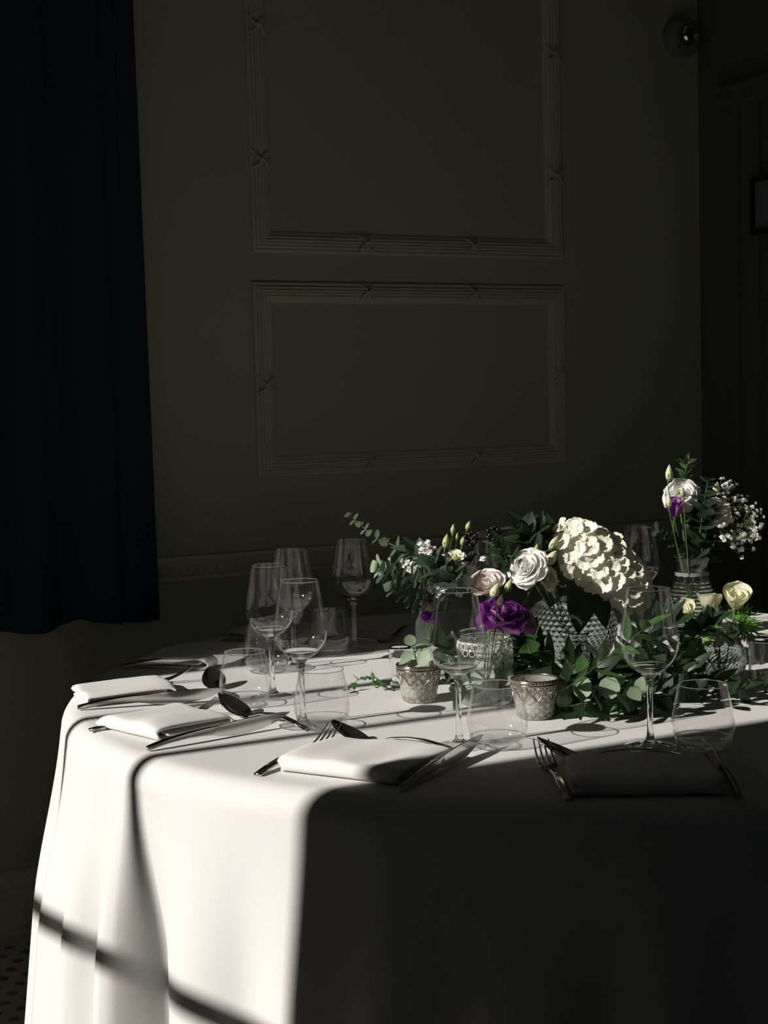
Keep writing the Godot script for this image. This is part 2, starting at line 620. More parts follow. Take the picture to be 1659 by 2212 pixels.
	var base := struct("baseboard_back", strip(-1.55, 2.74, bp), M.plaster)
	base.position.z = -3.4

	# a panelled door in the right wall, near the corner: casing, then the leaf
	var door := Node3D.new()
	door.name = "door_1"
	door.set_meta("kind", "structure")
	add_child(door, true)
	door.position = Vector3(2.74, 0, -3.2)
	var cs := begin(false)
	box(cs, Vector3(-0.022, 0.0, -0.055), Vector3(0, 2.02, -0.035))
	box(cs, Vector3(-0.028, 0.0, -0.035), Vector3(0, 2.02, 0.0))
	box(cs, Vector3(-0.02, 0.0, 0.0), Vector3(0, 2.02, 0.075))
	box(cs, Vector3(-0.03, 2.02, -0.06), Vector3(0, 2.06, 1.1))
	box(cs, Vector3(-0.045, 2.06, -0.075), Vector3(0, 2.075, 1.12))
	box(cs, Vector3(-0.02, 0.0, 0.97), Vector3(0, 2.02, 1.05))
	part("casing", fin(cs), M.door, door)
	part("door_leaf", boxed(Vector3(-0.006, 0.0, 0.075), Vector3(0, 2.02, 0.97)), M.door, door)
	var pl := thing("wall_plaque", "small dark framed plaque high on the door casing at the right edge", "plaque", Vector3(2.718, 1.66, -3.128))
	var pf := begin(false)
	box(pf, Vector3(-0.016, 0, -0.012), Vector3(0, 0.155, 0.0))
	box(pf, Vector3(-0.016, 0, 0.10), Vector3(0, 0.155, 0.112))
	box(pf, Vector3(-0.016, 0, 0.0), Vector3(0, 0.014, 0.10))
	box(pf, Vector3(-0.016, 0.141, 0.0), Vector3(0, 0.155, 0.10))
	part("frame", fin(pf), M.black, pl)
	part("face", boxed(Vector3(-0.008, 0.014, 0.0), Vector3(0, 0.141, 0.10)), M.fixture, pl)

	# round fixture high in the corner
	var fx := thing("wall_fixture", "round pale fixture with a bright ringed lens high on the back wall near the corner", "fixture", Vector3(2.672, 2.243, -3.4))
	var tilt := Transform3D(Basis(Vector3.RIGHT, PI / 2), Vector3.ZERO)
	part("housing", lathed(smooth_prof([Vector2(0.058, 0), Vector2(0.058, 0.012), Vector2(0.055, 0.026), Vector2(0.045, 0.038), Vector2(0.030, 0.043), Vector2(0.029, 0.036), Vector2(0.0, 0.034)], 3), 40), M.fixture, fx, tilt)
	var lens_at := tilt * Transform3D(Basis(), Vector3(0.008, 0.036, -0.004))
	var le := begin(false)
	lathe(le, [Vector2(0.027, 0), Vector2(0.027, 0.008), Vector2(0.022, 0.014), Vector2(0.011, 0.008), Vector2(0.010, 0.004)], 14)
	var lens := part("lens", fin(le), M.chrome, fx, lens_at)
	part("lens_centre", lathed([Vector2(0.0095, 0.002), Vector2(0.0095, 0.012), Vector2(0.0, 0.0135)], 20), M.black, lens)
	part("slot", boxed(Vector3(-0.006, 0, -0.0015), Vector3(0.006, 0.003, 0.0015)), M.black, fx, tilt * Transform3D(Basis(Vector3.UP, 0.7), Vector3(-0.033, 0.040, 0.035)))

func strip(x0: float, x1: float, prof: Array) -> ArrayMesh:   # profile of (height, depth)
	var st := begin(false)
	var rows := []
	for p in prof:
		rows.append(PackedVector3Array([Vector3(x0, p.x, p.y), Vector3(x1, p.x, p.y)]))
	grid(st, rows, false, true)
	return fin(st)

# ------------------------------------------------------------------ curtain, table, cloth, napkins
func furniture() -> void:
	var ct := thing("curtain", "long black curtain hanging in soft folds at the left of the back wall", "curtain", Vector3(0.0, 0.74, -3.33))
	for k in 2:
		var st := begin()
		var rows := []
		var xa: float = [0.02, 0.93][k]
		var xb: float = [0.955, 1.052][k]
		var n := 90 if k == 0 else 24
		for j in 28:
			var t := j / 27.0
			var front := PackedVector3Array()
			var back := PackedVector3Array()
			for i in n + 1:
				var x := lerpf(xa, xb, float(i) / n) - (0.012 * t if k == 1 and i > n / 2 else 0.0)
				var z := (0.020 + 0.012 * (1.0 - t)) * sin(x * 34.0 + 1.5 * sin(x * 9.0) + 0.4 * t) + 0.006 * sin(x * 81.0 + t)
				if k == 1:
					z = 0.018 - 0.010 * cos((x - xa) * 52.0)
				var y := 0.006 * sin(x * 23.0) + 0.010 * (1.0 - smoothstep(0.0, 0.03, absf(x - 0.865))) - 0.006 + (0.004 if k == 1 else 0.0)
				y = lerpf(y, 2.24, t)
				front.append(Vector3(x, y, z + 0.004))
				back.append(Vector3(x, y, z - 0.004))
			front.reverse()
			front.append_array(back)
			rows.append(front)
		grid(st, rows, true)
		part("drape" if k == 0 else "side_hem", fin(st), M.curtain, ct)

	var tb := thing("banquet_table", "round wooden banquet table under the white cloth", "table", Vector3(TC.x, 0, TC.z))
	part("tabletop", lathed([Vector2(0, 0.715), Vector2(TR - 0.06, 0.715), Vector2(TR - 0.045, 0.722), Vector2(TR - 0.045, 0.738), Vector2(TR - 0.05, 0.745), Vector2(0, 0.745)], 72), M.wood, tb)
	for k in 4:
		var a := PI / 4 + PI / 2 * k
		part("leg", lathed([Vector2(0, 0), Vector2(0.018, 0), Vector2(0.02, 0.01), Vector2(0.024, 0.715), Vector2(0, 0.715)], 16), M.wood, tb, Transform3D(Basis(), Vector3(0.6 * cos(a), 0, 0.6 * sin(a))))

	var cl := begin()
	var rows := []
	var n := 360
	var ridges := [[177.2, 2.2, 0.85], [173.2, 1.8, -0.55], [169.8, 2.2, 0.85], [165.4, 2.6, -1.3], [157.6, 3.2, 0.45], [151.5, 2.6, -0.25], [146.0, 4.0, 0.3], [137.5, 3.6, 0.5], [127.0, 4.5, 0.6], [115.0, 3.6, 0.55], [104.0, 4.2, 0.6], [92.0, 4.0, 0.6], [80.0, 4.5, 0.7], [66.0, 4.0, 0.8], [184.5, 3.4, 0.9], [194.0, 4.0, 0.8], [206.0, 4.0, 0.9], [220.0, 4.5, 0.8], [236.0, 4.5, 0.9], [252.0, 4.5, 0.8], [270.0, 4.5, 0.9], [288.0, 4.5, 0.8], [305.0, 4.5, 0.9], [322.0, 4.5, 0.8], [340.0, 4.5, 0.9], [357.0, 4.5, 0.8], [15.0, 4.5, 0.8], [32.0, 4.5, 0.9], [49.0, 4.5, 0.8]]
	var fold := PackedFloat32Array()
	for i in n:
		var d := 360.0 * i / n
		var v := 0.0
		for r in ridges:
			var e := wrapf(d - r[0], -180.0, 180.0)
			var w: float = r[1] * (0.75 if e > 0.0 else 1.15)   # steeper on one side, as cloth falls
			v += r[2] * exp(-e * e / (w * w))
		fold.append(v)
	for r in [0.0, 0.15, 0.3, 0.45, 0.6, 0.7, 0.76, 0.80]:
		rows.append(ring(r, 0.0, n))
	for j in 8:
		var a := PI / 2 * j / 7.0
		rows.append(ring(TR - 0.036 + 0.036 * sin(a), -0.036 + 0.036 * cos(a), n))
	for j in range(1, 37):
		var t := pow(j / 36.0, 1.25)
		var row := PackedVector3Array()
		for i in n:
			var a := TAU * i / n
			var g := smoothstep(0.0, 0.45, t + 0.04)
			var deg := 360.0 * i / n
			var flare := lerpf(0.03, 0.065, smoothstep(160.0, 188.0, deg)) if deg < 220.0 else 0.06
			var r := TR + flare * t + fold[i] * 0.050 * g * (0.6 + 0.4 * t)
			row.append(Vector3(r * cos(a), -0.036 - 0.708 * t, r * sin(a)))
		rows.append(row)
	grid(cl, rows, true, true)
	var cloth := part(numbered("tablecloth"), fin(cl), M.cloth, self, Transform3D(Basis(), TC))
	tag(cloth, "white floor-length cloth draped over the round table", "tablecloth")

	# napkins: middle, direction across (the diner's right), width, depth, turn of the rolled edge
	var spots := [
		[Vector2(1.084, -1.470), Vector2(0.864, 0.503), false, "napkin in full shadow between fork and knife at the front right"],
		[Vector2(0.826, -1.726), Vector2(0.563, 0.826), false, "napkin half in sun and half in shadow at the front of the table"],
		[Vector2(0.670, -2.108), Vector2(0.32, 0.947), false, "sunlit napkin with its rolled end towards the viewer, at the left front of the table"],
		[Vector2(0.685, -2.375), Vector2(-0.05, 1.0), true, "narrow sunlit folded napkin at the far left edge, a long knife along its side"],
		[Vector2(0.905, -2.640), Vector2(-0.76, 0.65), true, "grey shaded napkin at the back left of the table below the curtain"],
		[Vector2(1.150, -2.790), Vector2(-0.93, 0.36), false, "dim folded napkin at the very back of the table behind the tall glasses"],
	]
	var meshes := [napkin_mesh(0.178, 0.15, 1), napkin_mesh(0.180, 0.152, 2), napkin_mesh(0.176, 0.150, 3)]
	var squarish := napkin_mesh(0.152, 0.138, 5)
	var narrow := napkin_mesh(0.118, 0.15, 4)
	for k in spots.size():
		var s: Array = spots[k]
		var nk := thing("folded_napkin", s[3], "napkin", Vector3(s[0].x, 0.7502, s[0].y), "folded napkins at the place settings")
		var ux := Vector3(s[1].x, 0, s[1].y).normalized()
		var uz := ux.cross(Vector3.UP)
		if s[2]:
			ux = -ux
			uz = ux.cross(Vector3.UP)
		nk.basis = Basis(ux, Vector3.UP, uz)
		part("fold", narrow if k == 3 else squarish if k == 2 else meshes[k % 3], M.napkin, nk)

# three layers of folded linen: bottom sheet, round fold at the diner's side, top sheet, and a tail tucked inside.
func napkin_mesh(w: float, d: float, sd: int) -> ArrayMesh:
	var st := begin()
	var path := []
	path.append(Vector2(d * 0.49, 0.0026))
	path.append(Vector2(d * 0.1, 0.0026))
	path.append(Vector2(-d * 0.42, 0.0028))
	for k in 7:
		var a := -PI / 2 - PI * k / 6.0
		path.append(Vector2(-d * 0.43 + 0.0115 * cos(a) * 0.95, 0.0120 + 0.0092 * sin(a)))
	path.append(Vector2(-d * 0.3, 0.0214))
	path.append(Vector2(0.0, 0.0200))
	path.append(Vector2(d * 0.40, 0.0180))
	for k in 5:
		var a := PI / 2 - PI * k / 4.0
		path.append(Vector2(d * 0.455 + 0.006 * cos(a), 0.0128 + 0.0050 * sin(a)))
	path.append(Vector2(d * 0.2, 0.0090))
	path.append(Vector2(-d * 0.2, 0.0094))
	path.append(Vector2(-d * 0.36, 0.0100))
	path.append(Vector2(-d * 0.40, 0.0130))
	var half := 0.0019
	var loop := []
	for k in path.size():
		var t: Vector2 = (path[mini(k + 1, path.size() - 1)] - path[maxi(k - 1, 0)]).normalized()
		loop.append(path[k] + Vector2(-t.y, t.x) * half)
	for k in range(path.size() - 1, -1, -1):
		var t: Vector2 = (path[mini(k + 1, path.size() - 1)] - path[maxi(k - 1, 0)]).normalized()
		loop.append(path[k] - Vector2(-t.y, t.x) * half)
	var rows := []
	var nx := 22
	for i in nx + 1:
		var x := w * (float(i) / nx - 0.5)
		var row := PackedVector3Array()
		for p in loop:
			var puff := 1.0 + 0.13 * sin(x * 34.0 + sd * 2.0) * sin(p.x * 26.0 + sd) + 0.06 * sin(x * 80.0 + sd) - 0.16 * pow(absf(2.0 * float(i) / nx - 1.0), 6.0)
			var skew := 0.004 * sin(p.y * 300.0 + sd) * (2.0 * absf(float(i) / nx - 0.5))
			row.append(Vector3(x + skew * signf(x), maxf(p.y * puff, 0.0006), -p.x))
		rows.append(row)
	grid(st, rows, true, true)
	# ends of the cloth, so that its cut edge has a face
	for e in [0, nx]:
		var row: PackedVector3Array = rows[e]
		var m := path.size()
		for k in m - 1:
			var a := row[k]
			var b := row[k + 1]
			var c := row[2 * m - 1 - k]
			var dd := row[2 * m - 2 - k]
			if e == 0:
				tri(st, a, b, c)
				tri(st, b, dd, c)
			else:
				tri(st, a, c, b)
				tri(st, b, c, dd)
	return fin(st)

# ------------------------------------------------------------------ drinking glasses
func glasses() -> void:
	var g := thing("wine_glass", "front right wine glass, tall and clear, its foot behind a curved spoon in the shade", "wine glass", Vector3(1.203, 0.75, -1.610), "tall wine glasses")
	var bowl := smooth_prof([Vector2(0.0, 0.1035), Vector2(0.008, 0.1040), Vector2(0.017, 0.1065), Vector2(0.027, 0.1135), Vector2(0.036, 0.1255), Vector2(0.0404, 0.140), Vector2(0.0398, 0.155), Vector2(0.0368, 0.175), Vector2(0.0330, 0.198), Vector2(0.0292, 0.2195)], 6)
	var st := begin()
	lathe(st, bowl, 56)
	var inner := []
	for p in bowl:
		inner.append(Vector2(maxf(0.0, p.x - 0.0009), p.y + (0.0009 if p.x < 0.03 and p.y < 0.12 else 0.0)))
	lathe(st, inner, 56, Vector3.ZERO, true)
	var b := part("bowl", fin(st), M.thin_glass, g)
	var rim := begin()
	torus(rim, 0.0292, 0.00075, 0.2197, 56, 8)
	part("rim", fin(rim), M.solid_glass, b)
	part("stem", lathed(smooth_prof([Vector2(0, 0.0065), Vector2(0.0098, 0.0066), Vector2(0.0068, 0.0105), Vector2(0.0048, 0.019), Vector2(0.0040, 0.035), Vector2(0.0040, 0.065), Vector2(0.0047, 0.085), Vector2(0.0068, 0.096), Vector2(0.0130, 0.1030), Vector2(0.0200, 0.1072), Vector2(0.0270, 0.1128), Vector2(0.0272, 0.1142), Vector2(0.0215, 0.1108), Vector2(0.012, 0.1080), Vector2(0.0, 0.1072)], 5), 36), M.solid_glass, g)
	part("foot", lathed([Vector2(0, 0.0008), Vector2(0.030, 0.0003), Vector2(0.0362, 0.0003), Vector2(0.0368, 0.0010), Vector2(0.0362, 0.0018), Vector2(0.026, 0.0030), Vector2(0.015, 0.0046), Vector2(0.0098, 0.0064), Vector2(0, 0.0064)], 56), M.thin_glass, g)
	var fr := begin()
	torus(fr, 0.0363, 0.0007, 0.0010, 56, 8)
	part("foot_rim", fin(fr), M.solid_glass, g)
	for k in [
		["front middle wine glass, in front of the jar with a lace band", Vector3(0.985, 0.75, -1.758)],
		["nearest wine glass of the left cluster, overlapping the two behind it", Vector3(0.853, 0.75, -2.003)],
		["leftmost wine glass of all, directly behind a short tumbler", Vector3(0.897, 0.75, -2.231)],
		["wine glass at the back of the left cluster, its rim against the egg moulding", Vector3(1.032, 0.75, -2.455)],
		["dim wine glass standing alone in the shade left of the eucalyptus leaves", Vector3(1.199, 0.75, -2.548)],
		["wine glass hidden behind the berries and flower stems at the back", Vector3(1.470, 0.75, -2.490)],
		["wine glass at the back right, between the cream hydrangea and the ribbed vase", Vector3(1.767, 0.75, -2.392)],
	]:
		dup(g, "wine_glass", k[0], k[1])
	var t := thing("tumbler", "rightmost stemless tumbler, half in the shade at the front right", "tumbler", Vector3(1.263, 0.75, -1.571), "short stemless tumblers")
	var wall := smooth_prof([Vector2(0.0, 0.0085), Vector2(0.020, 0.0088), Vector2(0.033, 0.0115), Vector2(0.0398, 0.0190), Vector2(0.0428, 0.0300), Vector2(0.0420, 0.043), Vector2(0.0388, 0.061), Vector2(0.0355, 0.0765), Vector2(0.0333, 0.0870)], 6)
	var wst := begin()
	lathe(wst, wall, 56)
	var win := []
	for p in wall:
		win.append(Vector2(maxf(0.0, p.x - 0.0010), p.y + (0.0010 if p.y < 0.03 else 0.0)))
	lathe(wst, win, 56, Vector3.ZERO, true)
	var body := part("wall", fin(wst), M.thin_glass, t)
	var rt := begin()
	torus(rt, 0.0333, 0.0007, 0.0871, 56, 8)
	part("rim", fin(rt), M.solid_glass, body)
	part("base", lathed(smooth_prof([Vector2(0, 0.0016), Vector2(0.020, 0.0008), Vector2(0.027, 0.0003), Vector2(0.0325, 0.0020), Vector2(0.0372, 0.0085), Vector2(0.0392, 0.0150), Vector2(0.0380, 0.0156), Vector2(0.0340, 0.0105), Vector2(0.022, 0.0078), Vector2(0.0, 0.0070)], 4), 56), M.thin_glass, t)
	var rb := begin()
	torus(rb, 0.0305, 0.0012, 0.0014, 48, 8)
	torus(rb, 0.0385, 0.0007, 0.0150, 48, 6)
	part("base_ring", fin(rb), M.solid_glass, t)
	for k in [
		["tumbler in the front middle between a wine glass and a filigree candle holder", Vector3(1.030, 0.75, -1.729)],
		["sunlit tumbler left of centre, touching the tip of a knife", Vector3(0.874, 0.75, -1.978)],
		["leftmost tumbler, behind two dark spoon bowls", Vector3(0.835, 0.75, -2.193)],
		["tumbler behind the leftmost wine glass, partly covered by a nearer tumbler", Vector3(0.977, 0.75, -2.454)],
		["shaded tumbler behind the left cluster of wine glasses, only its right side showing", Vector3(1.146, 0.75, -2.548)],
	]:
		dup(t, "tumbler", k[0], k[1])

# ------------------------------------------------------------------ cutlery
func knife_mesh() -> Array:
	# side view: distance from the handle end, lower edge, upper edge, half thickness
	var s := [[0.0, 0.0005, 0.0085, 0.0034], [0.012, 0.0022, 0.0112, 0.0042], [0.035, 0.0052, 0.0150, 0.0040], [0.065, 0.0075, 0.0182, 0.0034], [0.090, 0.0072, 0.0196, 0.0026], [0.108, 0.0055, 0.0200, 0.0022], [0.120, 0.0025, 0.0205, 0.0014], [0.138, 0.0006, 0.0216, 0.0011], [0.165, 0.0006, 0.0230, 0.0010], [0.190, 0.0030, 0.0238, 0.0009], [0.212, 0.0085, 0.0236, 0.0008], [0.228, 0.0145, 0.0228, 0.0006], [0.240, 0.0205, 0.0215, 0.0003]]
	var out := []
	for piece in [[0, 5], [5, 12]]:
		var st := begin(false)
		var rows := []
		for k in range(piece[0], piece[1] + 1):
			var lo: float = s[k][1]
			var hi: float = s[k][2]
			var h: float = s[k][3]
			var m := (lo + hi) / 2.0
			var row := PackedVector3Array()
			for q in [Vector2(0, hi), Vector2(-h * 0.85, hi - h * 0.2), Vector2(-h, hi - h * 0.6), Vector2(-h, lo + h * 0.6), Vector2(0, lo), Vector2(h, lo + h * 0.6), Vector2(h, hi - h * 0.6), Vector2(h * 0.85, hi - h * 0.2)]:
				row.append(Vector3(s[k][0], q.y, q.x))
			if k == piece[0]:
				rows.append(_fill(Vector3(s[k][0], m, 0), 8))
			rows.append(row)
			if k == piece[1]:
				rows.append(_fill(Vector3(s[k][0], m, 0), 8))
		grid(st, rows, true)
		out.append(fin(st))
	return out

func bar_mesh(path: Array, widths: Array, thick: float) -> ArrayMesh:   # flat bar along x with a profile in height
	var st := begin()
	var rows := []
	for k in path.size():
		var p: Vector2 = path[k]
		var w: float = widths[k] / 2.0
		var h := thick / 2.0
		var row := PackedVector3Array()
		for q in [Vector2(-w, 0), Vector2(-w * 0.8, -h), Vector2(w * 0.8, -h), Vector2(w, 0), Vector2(w * 0.75, h), Vector2(-w * 0.75, h)]:
			row.append(Vector3(p.x, p.y + q.y, q.x))
		if k == 0:
			rows.append(_fill(Vector3(p.x, p.y, 0), 6))
		rows.append(row)
		if k == path.size() - 1:
			rows.append(_fill(Vector3(p.x, p.y, 0), 6))
	grid(st, rows, true)
	return fin(st)

func lay(o: Node3D, at: Vector2, dir: Vector2) -> void:
	o.position = Vector3(at.x, 0.7503, at.y)
	o.rotation.y = atan2(-dir.y, dir.x)

func cutlery() -> void:
	var km := knife_mesh()
	var kn := thing("table_knife", "knife standing on edge in the shade, right of the napkin in full shadow", "knife", Vector3.ZERO, "table knives")
	part("handle", km[0], M.steel, kn)
	part("blade", km[1], M.steel, kn)
	lay(kn, Vector2(1.130, -1.340), Vector2(0.475, -0.88))
	for k in [
		["steel knife crossing the right corner of the half-lit front napkin", Vector2(0.804, -1.587), Vector2(0.826, -0.563)],
		["bright knife in the sun along the front of the napkin with the rolled end", Vector2(0.599, -1.971), Vector2(0.985, -0.17)],
		["long knife in front of the small far left napkin, pointing at two spoons", Vector2(0.588, -2.307), Vector2(0.960, 0.28)],
		["knife at the back left, its blade catching the sun beside the shaded grey napkin", Vector2(0.752, -2.628), Vector2(0.90, 0.436)],
		["dark knife handle at the back of the table left of the hindmost napkin", Vector2(1.018, -2.800), Vector2(0.43, 0.90)],
	]:
		lay(dup(kn, "table_knife", k[0], Vector3.ZERO, 0.0), k[1], k[2])

	var fk := thing("table_fork", "dark fork in the shade left of the front right napkin, tines up", "fork", Vector3.ZERO, "table forks")
	part("handle", bar_mesh([Vector2(0, 0.0022), Vector2(0.03, 0.0065), Vector2(0.06, 0.0095), Vector2(0.09, 0.0090), Vector2(0.115, 0.0055), Vector2(0.13, 0.0035), Vector2(0.14, 0.0032)], [0.013, 0.0135, 0.0125, 0.009, 0.006, 0.006, 0.008], 0.0036), M.steel, fk)
	var hd := part("fork_head", bar_mesh([Vector2(0.139, 0.0032), Vector2(0.145, 0.0033), Vector2(0.152, 0.0042), Vector2(0.160, 0.0060)], [0.008, 0.019, 0.0245, 0.0255], 0.0026), M.steel, fk)
	for k in 4:
		var z := (k - 1.5) * 0.0070
		var tm := begin()
		tube(tm, curve([Vector3(0.158, 0.0056, z), Vector3(0.170, 0.0088, z), Vector3(0.185, 0.0150, z * 0.98), Vector3(0.199, 0.0225, z * 0.96), Vector3(0.207, 0.0275, z * 0.95)], 4), 0.0019, 0.0009, 8, 0.8)
		part("tine", fin(tm), M.steel, hd)
	lay(fk, Vector2(0.957, -1.443), Vector2(0.40, -0.916))
	for k in [
		["fork under the half-lit front napkin, four tines showing beyond it", Vector2(0.681, -1.757), Vector2(0.81, -0.585)],
		["fork under the sunlit napkin with the rolled end, blue-tinged tines beside a spoon", Vector2(0.563, -2.144), Vector2(1.0, -0.005)],
		["fork behind the small far left napkin, tines curving up towards the glasses", Vector2(0.632, -2.505), Vector2(0.94, 0.35)],
		["dim fork beside a spoon at the foot of the lone shaded wine glass", Vector2(1.262, -2.735), Vector2(0.62, 0.66)],
	]:
		lay(dup(fk, "table_fork", k[0], Vector3.ZERO, 0.0), k[1], k[2])

	var sp := thing("dessert_spoon", "dark spoon lying across the top of the shaded front right napkin", "spoon", Vector3.ZERO, "spoons above the napkins")
	part("handle", bar_mesh([Vector2(0.0, 0.0035), Vector2(0.010, 0.0055), Vector2(0.035, 0.0125), Vector2(0.060, 0.0150), Vector2(0.085, 0.0140), Vector2(0.115, 0.0085), Vector2(0.140, 0.0025)], [0.0065, 0.0055, 0.0065, 0.0085, 0.0105, 0.012, 0.012], 0.0034), M.steel, sp)
	var bs := begin()
	var top_rows := []
	var low_rows := []
	for j in 13:
		var t := j / 12.0
		var w: float = 0.0205 * pow(sin(PI * pow(0.03 + 0.94 * t, 0.86)), 0.62)
		var a := PackedVector3Array()
		var b := PackedVector3Array()
		for i in 11:
			var s := 2.0 * i / 10.0 - 1.0
			var dish := 0.0095 * (1.0 - s * s) * sin(PI * minf(1.0, 0.04 + 0.92 * t))
			var y := 0.0045 + 0.0215 * t * t + 0.006 * t - dish + 0.0035 * sin(PI * t)
			a.append(Vector3(-0.061 * t + 0.002, maxf(y, 0.0012), s * w))
			b.append(Vector3(-0.061 * t + 0.002, maxf(y, 0.0012) - 0.0011, s * w))
		top_rows.append(a)
		low_rows.append(b)
	grid(bs, top_rows)
	grid(bs, low_rows, false, true)
	part("spoon_bowl", fin(bs), M.steel, sp)
	lay(sp, Vector2(1.083, -1.600), Vector2(0.868, 0.495))
	for k in [
		["sunlit spoon above the half-lit front napkin, its handle running to a glass foot", Vector2(0.880, -1.832), Vector2(0.60, 0.80)],
		["spoon whose dark bowl overlaps the foot of the leftmost tumbler, beside fork tines", Vector2(0.799, -2.098), Vector2(0.31, 0.95)],
		["spoon with a round dark bowl left of the leftmost tumbler, behind the other spoon", Vector2(0.834, -2.335), Vector2(-0.25, 0.968)],
		["shaded spoon at the back behind the lone wine glass, beside a dim fork", Vector2(1.285, -2.610), Vector2(-0.95, -0.12)],
	]:
		lay(dup(sp, "dessert_spoon", k[0], Vector3.ZERO, 0.0), k[1], k[2])

# ------------------------------------------------------------------ candle holders, votives, vases
func candle_holder(label: String, at: Vector3, turn: float) -> Node3D:
	var o := thing("candle_holder", label, "candle holder", at, "cut glass candle holders with metal filigree")
	o.rotation.y = turn
	# cut glass: crossed diamonds as real facets
	var st := begin(false)
	var rows := []
	var n := 120
	var m := 36
	for j in m + 1:
		var t := float(j) / m
		var row := PackedVector3Array()
		for i in n:
			var a := TAU * i / n
			var p := fposmod(a * 15.0 / TAU + t * 4.5, 1.0)
			var q := fposmod(a * 15.0 / TAU - t * 4.5, 1.0)
			var r := lerpf(0.0265, 0.0340, t) + 0.0042 * minf(0.5 - absf(p - 0.5), 0.5 - absf(q - 0.5))
			row.append(Vector3(r * cos(a), 0.004 + 0.052 * t, r * sin(a)))
		rows.append(row)
	grid(st, [_fill(Vector3(0, 0.0005, 0), n), ring(0.025, 0.0005, n), rows[0]], true)
	grid(st, rows, true)
	grid(st, [rows[m], ring(0.0345, 0.0585, n), ring(0.0315, 0.0585, n), ring(0.0300, 0.045, n), ring(0.0240, 0.0105, n), _fill(Vector3(0, 0.009, 0), n)], true)
	part("cut_glass_cup", fin(st), M.cut_glass, o)
	var col := begin()
	torus(col, 0.0352, 0.0016, 0.0600, 48, 8)
	torus(col, 0.0358, 0.0009, 0.0535, 48, 6)
	lathe(col, [Vector2(0.0346, 0.0540), Vector2(0.0362, 0.0555), Vector2(0.0362, 0.0585), Vector2(0.0350, 0.0600)], 48)
	var collar := part("metal_collar", fin(col), M.brass, o)
	var bead := ball(0.00135, 6)
	var bd := begin()
	for i in 44:
		var a := TAU * i / 44
		bd.append_from(bead, 0, Transform3D(Basis(), Vector3(0.0367 * cos(a), 0.0568, 0.0367 * sin(a))))
	var bm := bd.commit()
	var beads := part("bead_row", bm, M.brass, collar)
	beads.set_meta("kind", "stuff")
	for i in 9:
		var fl := begin()
		var a0 := TAU * i / 9
		for s in [-1.0, 1.0]:
			var pts := []
			for q in [Vector2(0.0, 0.030), Vector2(0.0055, 0.036), Vector2(0.0085, 0.043), Vector2(0.0075, 0.0495), Vector2(0.0035, 0.0510), Vector2(0.0012, 0.0475), Vector2(0.0032, 0.0445), Vector2(0.0048, 0.0465)]:
				var a: float = a0 + s * q.x / 0.034
				var r: float = lerpf(0.0270, 0.0345, (q.y - 0.004) / 0.052) + 0.0018
				pts.append(Vector3(r * cos(a), q.y, r * sin(a)))
			tube(fl, curve(pts, 3), 0.0010, 0.0008, 5)
			var pt2 := []
			for q in [Vector2(0.0088, 0.052), Vector2(0.0108, 0.046), Vector2(0.0118, 0.040)]:
				var a: float = a0 + s * q.x / 0.034
				var r: float = lerpf(0.0270, 0.0345, (q.y - 0.004) / 0.052) + 0.0016
				pt2.append(Vector3(r * cos(a), q.y, r * sin(a)))
			tube(fl, curve(pt2, 3), 0.0009, 0.0006, 5)
		part("filigree", fin(fl), M.brass, o)
	part("candle", lathed([Vector2(0, 0.0105), Vector2(0.019, 0.0105), Vector2(0.019, 0.022), Vector2(0.018, 0.0235), Vector2(0, 0.0225)], 24), M.wax, o)
	return o

func votive(label: String, at: Vector3, r: float, h: float) -> Node3D:
	var o := thing("votive_glass", label, "votive", at, "plain glass votives")
	part("cup", lathed(smooth_prof([Vector2(0, 0.001), Vector2(r * 0.85, 0.0005), Vector2(r * 0.97, 0.004), Vector2(r, 0.02), Vector2(r * 1.02, h - 0.002), Vector2(r * 0.99, h), Vector2(r * 0.93, h - 0.002), Vector2(r * 0.90, 0.02), Vector2(r * 0.8, 0.010), Vector2(0, 0.008)], 3), 40), M.solid_glass, o)
	part("candle", lathed([Vector2(0, 0.009), Vector2(r * 0.78, 0.0105), Vector2(r * 0.80, 0.018), Vector2(0, 0.019)], 24), M.wax, o)
	return o

func lace_band(r0: float, r1: float, y: float, h: float, n: int, kind: int) -> ArrayMesh:
	var st := begin()
	for i in n:
		var a := TAU * i / n
		if kind == 0:      # rows of rings and small flowers
			for row in 2:
				var c := a + (0.5 * TAU / n if row else 0.0)
				var pts := []
				for k in 9:
					var t := TAU * k / 8.0
					var yy := y + h * (0.25 + 0.45 * row) + h * 0.22 * sin(t)
					var rr := lerpf(r0, r1, (yy - y) / h) + 0.0006
					var aa: float = c + h * 0.24 * cos(t) / rr
					pts.append(Vector3(rr * cos(aa), yy, rr * sin(aa)))
				tube(st, curve(pts, 2), 0.0008, 0.0008, 5, 0.6)
		else:              # scallops hanging from a tape
			var pts := PackedVector3Array()
			for k in 9:
				var t := PI * k / 8.0
				var yy := y + h * 0.62 - h * 0.62 * sin(t)
				var rr := lerpf(r0, r1, (yy - y) / h) + 0.0008
				var aa: float = a - TAU / n * 0.46 * cos(t)
				pts.append(Vector3(rr * cos(aa), yy, rr * sin(aa)))
			var mid := (pts[0] + pts[8]) / 2.0
			mid = Vector3(mid.x, 0, mid.z).normalized() * (r1 + 0.0009) + Vector3(0, y + h * 0.7, 0)
			for k in 8:
				tri(st, mid, pts[k], pts[k + 1])
				tri(st, mid, pts[k + 1], pts[k])
	var tape := [Vector2(r1 + 0.0007, y + h * 0.93), Vector2(r1 + 0.0010, y + h)]
	if kind == 1:
		tape = [Vector2(r1 + 0.0007, y + h * 0.6), Vector2(r1 + 0.0008, y + h)]
	lathe(st, tape, 48)
	return fin(st)

